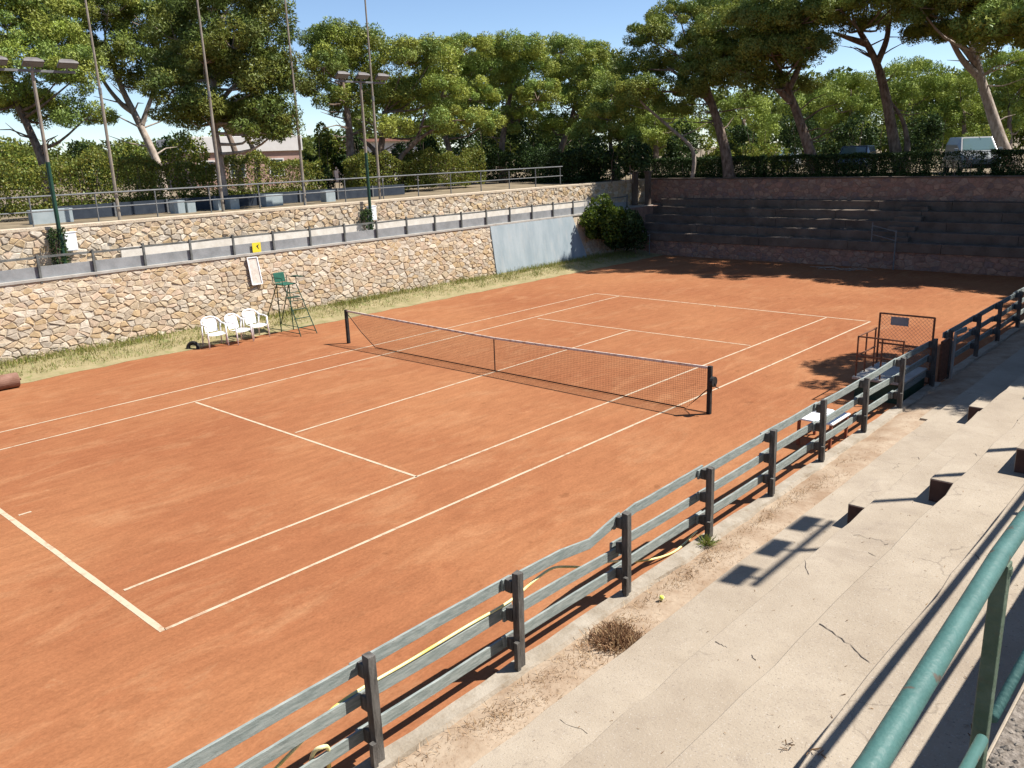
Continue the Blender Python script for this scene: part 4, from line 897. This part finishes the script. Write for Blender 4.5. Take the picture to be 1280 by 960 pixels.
# ------------------------------------------------------------------ cars behind the far hedge
def car(name, label, loc, rz, paint, L, Wd, Hr, hood, group='parked cars'):
    o = empty(name, loc, rz); tag(o, label, 'car', group); hw = Wd / 2; zb = .28; belt = Hr * .60; x0, x1 = -L / 2, L / 2
    def loft(rows, mat, nm, par=o, bev=.04):
        b = MB(); vs_ = []; n = len(rows[0])
        for r_ in rows: vs_ += r_
        b.add(vs_, [(i * n + k, i * n + (k + 1) % n, (i + 1) * n + (k + 1) % n, (i + 1) * n + k) for i in range(len(rows) - 1) for k in range(n)] + [tuple(range(n - 1, -1, -1)), tuple((len(rows) - 1) * n + k for k in range(n))])
        return b.build(nm, mat, par, bevel=bev)
    def sec(x, z0, z1, w0, w1): return [(x, -w0, z0), (x, w0, z0), (x, w0 * 1.0, (z0 + z1) / 2), (x, w1, z1), (x, -w1, z1), (x, -w0 * 1.0, (z0 + z1) / 2)]
    loft([sec(x0, zb + .1, belt * .86, hw * .86, hw * .80), sec(x0 + .15, zb, belt, hw * .97, hw * .92), sec(x0 + L * .3, zb, belt, hw, hw * .96), sec(x1 - hood, zb, belt, hw, hw * .95), sec(x1 - .25, zb, belt * .86, hw * .96, hw * .86), sec(x1, zb + .08, belt * .70, hw * .84, hw * .76)], paint, 'body')
    cx0, cx1 = x0 + .22, x1 - hood + .05; rx0, rx1 = cx0 + .28, cx1 - .75
    cab = loft([sec(cx0, belt - .02, belt + .02, hw * .92, hw * .91), sec(rx0, belt - .02, Hr, hw * .93, hw * .76), sec(rx1, belt - .02, Hr, hw * .93, hw * .76), sec(cx1, belt - .02, belt + .02, hw * .92, hw * .91)], paint, 'cabin')
    e = .012
    MB().add([(cx1 - .06 + e, -hw * .80, belt + .08), (cx1 - .06 + e, hw * .80, belt + .08), (rx1 + .08 + e, hw * .68, Hr - .07 + e), (rx1 + .08 + e, -hw * .68, Hr - .07 + e)], [(0, 1, 2, 3)]).build('windscreen', M['windscreen'], cab)
    MB().add([(cx0 + .03 - e, hw * .78, belt + .08), (cx0 + .03 - e, -hw * .78, belt + .08), (rx0 - .06 - e, -hw * .66, Hr - .08 + e), (rx0 - .06 - e, hw * .66, Hr - .08 + e)], [(0, 1, 2, 3)]).build('rear_window', M['windscreen'], cab)
    for s in (-1, 1):
        def sp(x, z): return (x, s * (hw * (.93 + (.76 - .93) * (z - belt) / (Hr - belt)) + .012), z)
        xm = (rx0 + rx1) / 2
        for a0, a1, b0, b1 in ((cx0 + .25, xm - .05, rx0 + .12, xm - .05), (xm + .05, cx1 - .30, xm + .05, rx1 - .05)):
            q = [sp(a0, belt + .06), sp(a1, belt + .06), sp(b1, Hr - .10), sp(b0, Hr - .10)]
            MB().add(q, [(0, 1, 2, 3) if s < 0 else (3, 2, 1, 0)]).build('side_window', M['windscreen'], cab)
        for xw in (x0 + L * .19, x1 - L * .19):
            t_ = MB().tube([(xw, s * (hw - .20), .31), (xw, s * (hw + .01), .31)], .31, 24).build('tyre', M['black'], o, bevel=.02)
            MB().tube([(xw, s * (hw - .02), .31), (xw, s * (hw + .022), .31)], .19, 18).build('rim', M['rim'], t_)
        MB().bar((x1 - .09, s * hw * .52, belt * .72), (x1 - .02, s * hw * .70, belt * .72), .22, .13).build('headlight', M['headlight'], o, bevel=.02)
        MB().box((x0 - .01, s * hw * .62 - .09, belt * .62), (x0 + .06, s * hw * .62 + .09, belt * .84)).build('tail_light', M['redbrown'], o)
        MB().box((cx1 - .32, s * (hw + .08) - .09, belt + .05), (cx1 - .22, s * (hw + .08) + .09, belt + .19)).build('mirror', paint, o, bevel=.02)
    MB().box((x1 - .03, -hw * .6, .36), (x1 + .035, hw * .6, .50)).build('bumper', M['black'], o)
p = at(1066, 196, 1, 32.0)
car('car', 'dark blue car parked behind the clipped hedge under the pines', (p[0], 32.4, ZF), R(-80), M['carblue'], 3.9, 1.68, 1.52, .95)
p = at(1213, 190, 1, 31.6)
car('van', 'silver van with a wide windscreen parked beside the leaning pine', (p[0] - .2, 32.6, ZF), R(-62), M['carsilver'], 4.4, 1.82, 1.78, .85)
p = pd(986, 178, 62); car('car', 'pale car far off between pine trunks past the hedge', (p[0], p[1], ZF), R(-70), M['carsilver'], 4.2, 1.7, 1.5, 1.0)

# ------------------------------------------------------------------ houses
p = pd(318, 190, 62); hs = empty('house', (p[0], p[1], ZL), YAW + R(38)); tag(hs, 'pale house with brown upper storey behind the left pines', 'house')
MB().box((-4.6, 0, -.1), (3.6, 7, 2.5)).build('lower_wall', M['house_pink'], hs)
MB().box((-4.75, -.15, 2.5), (3.75, 7.1, 3.6)).build('balcony_parapet', M['house_white'], hs, bevel=.03)
MB().box((.4, .9, 3.6), (3.5, 6.5, 4.9)).build('upper_wall', M['house_brown'], hs)
MB().box((.1, .5, 4.9), (3.8, 6.9, 5.1)).build('roof', M['house_brown'], hs, bevel=.03)
for x in (-3.6, -1.4, 1.6):
    w_ = MB().box((x - .6, -.04, .7), (x + .6, .02, 2.0)).build('window', M['house_white'], hs)
    MB().box((x - .5, -.055, .8), (x + .5, -.042, 1.9)).build('pane', M['glass'], w_)
p = pd(505, 205, 68); h2 = empty('house', (p[0], p[1], ZL), YAW + R(38)); tag(h2, 'white wall of a low house glimpsed past the forked pine', 'house')
MB().box((-3.2, 0, -.1), (1.6, 6, 3.0)).build('wall', M['house_white'], h2); MB().box((-3.5, -.3, 3.0), (1.9, 6.2, 3.2)).build('roof', M['house_brown'], h2)
MB().box((-.2, -.05, .3), (.6, .02, 2.3)).build('door', M['glass'], h2)

# ------------------------------------------------------------------ pines
def needles(centres, radii, per, L, w, rs, tints, flat=.75):
    n = len(centres) * per; ci = np.repeat(np.arange(len(centres)), per)
    d = rs.normal(0, 1, (n, 3)); d /= np.linalg.norm(d, axis=1)[:, None]
    rr = radii[ci] * rs.uniform(.30, 1.0, n) ** .5
    p = centres[ci] + d * rr[:, None] * np.array([1, 1, flat])
    nr = d + rs.normal(0, .50, (n, 3)) + np.array([0, 0, .2]); nr /= np.linalg.norm(nr, axis=1)[:, None]      # sprays lie roughly over the tuft's surface
    ax = np.cross(nr, rs.normal(0, 1, (n, 3))); ax = ax / np.linalg.norm(ax, axis=1)[:, None] + d * .35 + np.array([0, 0, .25]); ax /= np.linalg.norm(ax, axis=1)[:, None]
    sd_ = np.cross(ax, nr); sd_ /= np.linalg.norm(sd_, axis=1)[:, None]
    ln = (L * rs.uniform(.6, 1.3, n))[:, None]; ww = (w * rs.uniform(.6, 1.3, n))[:, None]
    Q = np.stack([p - sd_ * ww * .5, p + sd_ * ww * .5, p + ax * ln], 1)
    tc = np.asarray(tints)[rs.randint(0, len(tints), len(centres))] * rs.uniform(.82, 1.18, (len(centres), 1))
    return Q, tc[ci] * rs.uniform(.9, 1.1, (n, 1))
PT = [(1, 1, 1), (1.2, 1.1, .9), (.85, .95, .9), (1.05, 1.08, .8), (1.3, 1.18, .95), (.75, .88, .85)]
def pine(label, depth, trunk, blobs, seed, group='pine trees', r0=.26, bark='bark', gz_=ZL, dens=1.0, mat='pine', lim=True, name='pine_tree', big=1.0, cs=1.0, tints=PT, world_blobs=None, trunk_w=None, dead=0, forks=(), tone=1.0):
    """trunk: pixels of the trunk at this depth, blobs: (px, py, rx px, ry px[, depth offset])"""
    rs = np.random.RandomState(seed); rnd = random.Random(seed); s = depth / FOC
    tints = [tuple(c * tone for c in t_) for t_ in tints]
    if trunk_w is None:
        T = [Vector(pd(x, y, depth)) for x, y in trunk]
        g0 = T[0].copy(); g0.z = gz_ - .1
        if T[0].z > gz_: T = [g0] + T
        else: T[0] = g0
    else: T = [Vector(q) for q in trunk_w]
    base = T[0].copy(); o = empty(name, (base.x, base.y, gz_)); tag(o, label, 'tree', group); off = Vector((base.x, base.y, gz_))
    lobes = []
    if world_blobs: lobes = [(Vector(c), Vector(r_)) for c, r_ in world_blobs]
    else:
        for bl in blobs:
            dd = bl[4] if len(bl) > 4 else rnd.uniform(-1.6, 1.6)
            c = Vector(pd(bl[0], bl[1], depth + dd)); rx, rz = bl[2] * s, bl[3] * s
            lobes.append((c, Vector((rx, max(rx * .9, 1.2), rz))))
    tp = smooth_path(T, 5); b = MB(off); n = len(tp)
    b.tube(tp, [r0 * (1 - .62 * i / (n - 1)) * (1.25 if i == 0 else 1) for i in range(n)], 9)
    for fk in forks:
        fp = smooth_path([Vector(pd(x, y, depth)) for x, y in fk], 5); b.tube(fp, [r0 * (.58 - .42 * i / (len(fp) - 1)) for i in range(len(fp))], 8)
    cen = []; rad = []
    for c, r_ in lobes:
        d0 = min(range(n // 3, n), key=lambda i: (tp[i] - c).length + max(0, tp[i].z - c.z) * 2)
        p0 = tp[d0]; mid = p0.lerp(c, .5) + Vector((rnd.uniform(-.3, .3), rnd.uniform(-.3, .3), -.25))
        rr = max(.05, r0 * (.42 - .2 * d0 / n))
        b.tube(smooth_path([p0, mid, c], 3), [rr * (1 - .7 * k / 6) for k in range(7)], 6)
        area = r_.x * r_.y + r_.x * r_.z + r_.y * r_.z; k = int(max(8, area * 5.6 * dens / (cs * cs)))
        for i in range(k):
            d = rs.normal(0, 1, 3); d /= np.linalg.norm(d); d[2] = abs(d[2]) if rs.uniform() < .72 else d[2] * .7
            f = rs.uniform(.62, 1.02); q = np.array(c) + d * np.array(r_) * f
            cen.append(q); rad.append(rs.uniform(.28, .60) * cs)
            if lim and i % 5 == 0: b.tube([c, (c + Vector(q)) * .5 + Vector((0, 0, -.1)), Vector(q)], [.035, .025, .012], 4, cap=False)
    for i in range(dead):                                   # bare twigs below the crown
        p0 = tp[int(n * rnd.uniform(.4, .85))]; a = rnd.uniform(0, 6.28); L = rnd.uniform(1, 2.4)
        e = p0 + Vector((math.cos(a) * L, math.sin(a) * L, rnd.uniform(-.1, .9))); m_ = p0.lerp(e, .5) + Vector((0, 0, rnd.uniform(-.2, .25)))
        b.tube([p0, m_, e], [.045, .03, .01], 5, cap=False)
    b.build('trunk', M[bark], o, smooth=True)
    cen = np.array(cen) - np.array(off); rad = np.array(rad)
    Q, t = needles(cen, rad, int(300 / big), .125 * big, .062 * big, rs, tints)
    tris_object('crown', Q, t, M[mat], o)
    return o

pine('bright green pine at the left beside the first floodlight pole', 37, [(62, 262), (54, 205), (38, 165), (18, 120), (8, 60)],
     [(20, 45, 60, 45), (72, 100, 38, 36), (-45, 60, 60, 55), (36, 132, 45, 26), (82, 60, 28, 34), (25, 5, 70, 35), (-40, 130, 50, 30), (-90, 20, 60, 50), (105, 150, 22, 18), (70, 25, 40, 30), (98, 95, 24, 34), (60, 145, 36, 22), (0, 90, 40, 36)], 101, tone=1.10, dead=8)
pine('pine with a long pale trunk leaning over the green hedge', 40, [(206, 245), (197, 205), (172, 150), (150, 105), (132, 50)],
     [(135, 20, 45, 32), (185, 35, 48, 36), (150, 70, 40, 22), (215, 75, 35, 28), (120, 0, 60, 30), (230, 20, 40, 35), (105, 65, 25, 25), (180, 100, 30, 16)], 102, tone=0.72, r0=.25, bark='bark_pale', dead=10, forks=([(166, 140), (150, 128), (128, 98), (118, 60)], [(176, 160), (190, 120), (205, 80)]))
pine('pale trunked tall pine rising right behind the metal railing', 34.5, [(281, 258), (275, 205), (266, 140), (270, 70), (280, 20)],
     [(265, 20, 60, 38), (330, 35, 42, 38), (225, 90, 38, 34), (300, 85, 50, 34), (345, 95, 26, 38), (250, 130, 42, 18), (320, 140, 36, 22), (345, 145, 22, 22), (300, -10, 60, 30), (220, 50, 35, 30), (270, 150, 25, 14), (290, 60, 50, 36), (255, 80, 40, 36), (330, 110, 36, 30), (300, 150, 30, 16), (215, 115, 28, 20), (235, 145, 26, 16), (318, 162, 26, 14), (345, 165, 16, 14)], 103, tone=0.58, r0=.22, bark='bark_pale', dead=12, forks=([(266, 150), (245, 120), (225, 95)], [(266, 140), (290, 110), (320, 85)]))
pine('small pine with two leaning trunks in front of the pale house', 46, [(322, 225), (320, 195), (308, 170), (305, 160)], [(318, 150, 32, 20), (340, 160, 16, 14), (298, 140, 20, 16)], 104, r0=.2)
pine('slim dark trunked pine leaning before the pale house', 44, [(300, 225), (294, 190), (280, 155), (268, 125)], [(250, 100, 35, 25), (275, 95, 30, 20)], 105, tone=0.55, r0=.22)
pine('pine with a flat dark crown behind the second floodlight', 43, [(438, 255), (438, 190), (434, 140), (425, 90)],
     [(410, 50, 36, 20), (452, 55, 34, 22), (405, 85, 28, 24), (440, 95, 40, 28), (440, 130, 36, 22), (400, 118, 22, 18), (425, 70, 40, 24)], 106, tone=0.85, dead=14)
pine('dark pine forking low above the metal railing', 44, [(489, 258), (484, 218), (476, 196), (478, 170), (480, 140)],
     [(505, 80, 42, 28), (540, 75, 36, 26), (520, 120, 42, 28), (490, 125, 30, 24), (552, 120, 30, 30), (570, 150, 26, 18), (495, 160, 18, 12), (545, 165, 28, 14)], 107, tone=1.05, r0=.28, dead=6, forks=([(486, 222), (502, 195), (520, 175), (532, 140)], [(478, 200), (462, 182), (448, 172)], [(512, 184), (526, 172), (548, 158)]))
o_ = pine('pine at the left of the dense grove', 51, [(566, 232), (562, 190), (552, 150), (556, 110)], [(580, 65, 42, 20), (560, 90, 34, 26), (608, 90, 36, 30), (590, 125, 36, 26), (560, 145, 24, 18), (605, 155, 24, 16)], 108, tone=1.12, dead=4)
pine('middle pine of the dense grove with a rounded top', 53, [(630, 232), (627, 190), (632, 150), (640, 110)], [(640, 65, 42, 20), (660, 90, 36, 26), (632, 115, 34, 28), (672, 125, 32, 26), (650, 150, 28, 18), (628, 80, 30, 24)], 109, tone=1.12, dead=6)
pine('pine at the right end of the dense grove by the open sky', 55, [(694, 232), (700, 190), (714, 150), (722, 110)], [(700, 66, 38, 20), (735, 75, 28, 22), (715, 100, 36, 26), (738, 110, 22, 26), (700, 130, 30, 24), (742, 140, 18, 18), (690, 160, 28, 16)], 110, tone=1.08, dead=6)
pine('low olive green pine between the grove and the big dark pine', 50, [(770, 232), (764, 190), (762, 160)], [(765, 120, 24, 22), (760, 150, 30, 22), (790, 140, 26, 22), (735, 170, 28, 16), (775, 175, 30, 12)], 111, r0=.2)
pine('big dark spreading pine left of the stand hedge', 47.5, [(912, 225), (906, 185), (890, 130), (872, 80)],
     [(815, 52, 34, 26), (850, 22, 40, 22), (885, 55, 40, 28), (795, 85, 26, 22), (838, 85, 36, 22), (900, 15, 40, 24), (880, 95, 44, 20), (800, 110, 22, 16), (925, 85, 28, 24), (860, 115, 30, 14), (895, 75, 40, 26, -1.5), (905, 35, 40, 22, -2)], 112, tone=0.78, r0=.36, gz_=ZF, dead=12, forks=([(890, 130), (868, 108), (835, 85)], [(880, 100), (900, 70), (905, 35)]))
pine('thin pine with a bare pale diagonal trunk', 48.5, [(866, 188), (838, 160), (806, 132), (795, 118)], [(790, 112, 24, 14), (812, 128, 20, 10), (845, 140, 30, 14)], 113, r0=.13, bark='bark_pale', gz_=ZF, lim=False, dead=5)
pine('stout dark leaning pine behind the hedge stump', 45, [(1022, 222), (1012, 188), (992, 130), (972, 85)],
     [(955, 25, 42, 26), (1000, 18, 40, 26), (930, 65, 34, 26), (972, 65, 44, 30), (1012, 70, 28, 28), (950, 105, 34, 20), (1000, 110, 26, 16), (985, -10, 50, 22), (950, 30, 46, 22, -4), (1000, 30, 44, 22, -5), (965, 70, 40, 20, -4), (1010, 60, 26, 18, -5), (930, 90, 30, 18, -3), (1000, -25, 60, 26, -5.5), (975, 45, 46, 24, -3)], 114, tone=0.68, r0=.36, gz_=ZF, dead=12, forks=([(990, 128), (965, 105), (940, 80)], [(985, 112), (1000, 80), (1005, 40)]))
pine('open forked pine with a thick double trunk between the cars', 44.5, [(1126, 222), (1118, 180), (1106, 115), (1094, 75), (1074, 38)],
     [(1045, 14, 30, 14), (1085, -8, 34, 16), (1120, 5, 30, 12), (1065, 30, 20, 8), (1140, -20, 40, 20), (1100, 28, 16, 8), (1060, -10, 50, 22, -5), (1110, -15, 46, 20, -6.5), (1050, 12, 30, 12, -6), (1130, -35, 60, 28, -4), (1080, -30, 60, 24, -3)], 115, tone=0.70, r0=.34, gz_=ZF, dead=10, forks=([(1096, 80), (1108, 50), (1111, 20), (1106, -15)], [(1084, 55), (1062, 48), (1040, 40)], [(1132, 215), (1134, 180), (1128, 150), (1112, 125)]))
pine('tall leaning pine with a pale lower trunk beside the silver van', 43, [(1272, 226), (1256, 188), (1236, 130), (1220, 75), (1216, 30)],
     [(1140, 22, 36, 16), (1180, 12, 42, 22), (1225, 0, 46, 24), (1268, 20, 30, 26), (1175, 42, 36, 10), (1290, 40, 30, 18), (1200, -30, 60, 26), (1265, -25, 50, 26), (1130, -5, 40, 20), (1150, 10, 44, 20, -5.8), (1200, 5, 50, 24, -5.8), (1250, 15, 40, 22, -6.5), (1180, -35, 60, 26, -6.5), (1210, -15, 60, 26, -4), (1250, -40, 60, 30, -6), (1215, 40, 40, 14, -1), (1165, 42, 36, 12, .5), (1240, 25, 40, 18, 2)], 116, tone=0.72, r0=.36, bark='bark_pale', gz_=ZF, dead=10, forks=([(1222, 82), (1200, 55), (1165, 34), (1140, 22)], [(1219, 70), (1240, 40), (1246, 5), (1242, -20)], [(1226, 98), (1204, 76), (1186, 44), (1176, 20)]))
# lighter trees further back
far = [(66, 1064, 128, 'sunlit light green pine far behind the forked pine', [(1064, 112, 30, 20), (1045, 135, 28, 22), (1085, 140, 28, 22), (1060, 160, 32, 18)]),
       (68, 1140, 130, 'sunlit round pine seen between forked and leaning pines', [(1140, 95, 36, 18), (1160, 120, 30, 22), (1118, 125, 28, 22), (1145, 150, 34, 18)]),
       (66, 1205, 140, 'light green pine standing behind the silver van', [(1200, 110, 32, 20), (1215, 140, 30, 20), (1180, 145, 26, 18), (1205, 168, 30, 12)]),
       (62, 1262, 130, 'bright pine at the right far behind the leaning pine', [(1255, 85, 30, 22), (1275, 115, 30, 28), (1245, 140, 24, 20), (1275, 160, 28, 16), (1300, 80, 30, 30)]),
       (64, 930, 150, 'pale green tree far behind the hedge stump', [(930, 135, 30, 20), (950, 155, 26, 16), (905, 160, 26, 16), (935, 175, 34, 10)]),
       (70, 1010, 140, 'pale feathery tree between the stout pine and the blue car', [(1025, 125, 24, 24), (1000, 140, 24, 20), (1035, 160, 24, 18)]),
       (62, 820, 160, 'yellow green low tree behind the diagonal trunk', [(820, 150, 30, 18), (850, 160, 24, 16), (800, 170, 28, 14), (840, 178, 34, 10)])]
for i, (d, px, py, lb, bl) in enumerate(far):
    pine(lb, d, [(px, 225), (px, 190), (px, py)], bl, 130 + i, 'trees further back', r0=.3, gz_=ZF, big=1.35, lim=False, cs=1.3, tints=[(1.1, 1.15, 1), (1.3, 1.3, 1.1), (.95, 1.05, .9)])
# shrubs among them
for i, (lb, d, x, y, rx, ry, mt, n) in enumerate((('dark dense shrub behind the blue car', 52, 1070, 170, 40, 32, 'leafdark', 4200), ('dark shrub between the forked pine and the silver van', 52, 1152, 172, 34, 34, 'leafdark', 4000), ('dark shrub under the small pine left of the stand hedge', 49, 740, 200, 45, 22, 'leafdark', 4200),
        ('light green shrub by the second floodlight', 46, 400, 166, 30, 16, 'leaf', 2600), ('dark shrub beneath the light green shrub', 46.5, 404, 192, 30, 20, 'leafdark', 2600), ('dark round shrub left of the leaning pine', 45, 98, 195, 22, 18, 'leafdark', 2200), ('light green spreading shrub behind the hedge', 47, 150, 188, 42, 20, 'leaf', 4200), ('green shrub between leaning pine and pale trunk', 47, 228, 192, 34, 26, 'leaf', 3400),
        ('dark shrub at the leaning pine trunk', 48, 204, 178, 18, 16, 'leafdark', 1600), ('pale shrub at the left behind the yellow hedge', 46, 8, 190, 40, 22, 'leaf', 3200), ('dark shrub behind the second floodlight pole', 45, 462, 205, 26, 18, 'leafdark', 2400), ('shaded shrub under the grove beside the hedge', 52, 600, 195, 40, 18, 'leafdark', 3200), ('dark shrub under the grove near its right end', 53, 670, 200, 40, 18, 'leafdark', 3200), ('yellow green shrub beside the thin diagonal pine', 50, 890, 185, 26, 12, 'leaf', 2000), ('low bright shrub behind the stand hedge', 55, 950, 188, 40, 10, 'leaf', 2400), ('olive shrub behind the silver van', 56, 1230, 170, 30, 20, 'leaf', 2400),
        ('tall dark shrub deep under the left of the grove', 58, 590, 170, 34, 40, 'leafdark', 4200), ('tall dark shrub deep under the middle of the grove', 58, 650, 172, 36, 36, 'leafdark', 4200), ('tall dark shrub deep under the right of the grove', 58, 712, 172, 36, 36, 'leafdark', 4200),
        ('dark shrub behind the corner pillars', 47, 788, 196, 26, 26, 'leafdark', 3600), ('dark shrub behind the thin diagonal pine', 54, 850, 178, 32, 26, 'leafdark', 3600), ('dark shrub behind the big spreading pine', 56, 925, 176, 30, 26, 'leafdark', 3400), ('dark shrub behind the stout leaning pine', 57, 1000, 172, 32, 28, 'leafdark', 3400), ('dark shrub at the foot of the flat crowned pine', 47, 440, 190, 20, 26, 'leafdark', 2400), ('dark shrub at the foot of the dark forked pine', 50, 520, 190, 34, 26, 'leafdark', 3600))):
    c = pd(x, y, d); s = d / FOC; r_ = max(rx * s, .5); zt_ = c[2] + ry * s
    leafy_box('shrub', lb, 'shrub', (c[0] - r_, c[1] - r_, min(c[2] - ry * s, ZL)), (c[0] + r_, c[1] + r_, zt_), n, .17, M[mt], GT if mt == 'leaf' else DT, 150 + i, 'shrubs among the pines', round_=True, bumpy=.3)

# pines out of view at the right whose shade falls on the gate and the far stand
def side_pine(label, x, y, h, seed, rx=3.4, gz0=ZR):
    W_ = [((x - 1.2, y - .8, h - .5), (rx, rx, 1.5)), ((x + 1.4, y + .6, h), (rx * .8, rx * .8, 1.4)), ((x, y + 1.6, h + .8), (rx * .8, rx * .7, 1.2)), ((x - .2, y - 1.9, h + .2), (rx * .7, rx * .6, 1.2))]
    pine(label, 40, None, None, seed, 'pines beside the near stand', r0=.3, gz_=gz0, world_blobs=W_, trunk_w=[(x + 1.2, y + 1.0, gz0 - .1), (x + .8, y + .7, gz0 + 3), (x + .2, y + .2, h - 1)], big=1.5, dens=1.5)
side_pine('pine on the terrace whose shade falls on the gate', 15.7, 11.2, 9.5, 201, 3.5)
side_pine('pine on the terrace past the gate', 18.2, 16.4, 10.5, 204, 4.0)
side_pine('pine on the terrace at the far end of the wooden fence', 18.4, 23.5, 11.0, 202, 4.2)
side_pine('spreading pine behind the far stand right of the leaning pine', 8.6, 29.4, 10.5, 203, 4.8, ZF)
side_pine('pine behind the right end of the far stand', 14.6, 30.2, 11.5, 205, 4.8, ZF)

# distant wood that closes the view between the trunks
rs = np.random.RandomState(77); cen = []; rad = []
for i in range(620):
    px = rs.uniform(-250, 1560); d = rs.uniform(78, 112); hz = 205 - (px - 200) * .035
    top = np.interp(px, [-250, 430, 480, 760, 800, 1000, 1560], [22, 18, 100, 118, 84, 76, 80])
    q = pd(px, hz + 12 - (top + 12) * rs.uniform(0, 1) ** 1.1, d); cen.append([q[0], q[1], max(q[2], ZL + .8)]); rad.append(rs.uniform(1.2, 2.4))
Q, t = needles(np.array(cen), np.array(rad), 330, .42, .30, rs, [(.55, .6, .5), (.75, .8, .65), (.4, .5, .45)], .8)
tag(tris_object('distant_wood', Q, t, M['leaf']), 'far off belt of green trees beyond the pines', 'wood', kind='stuff')
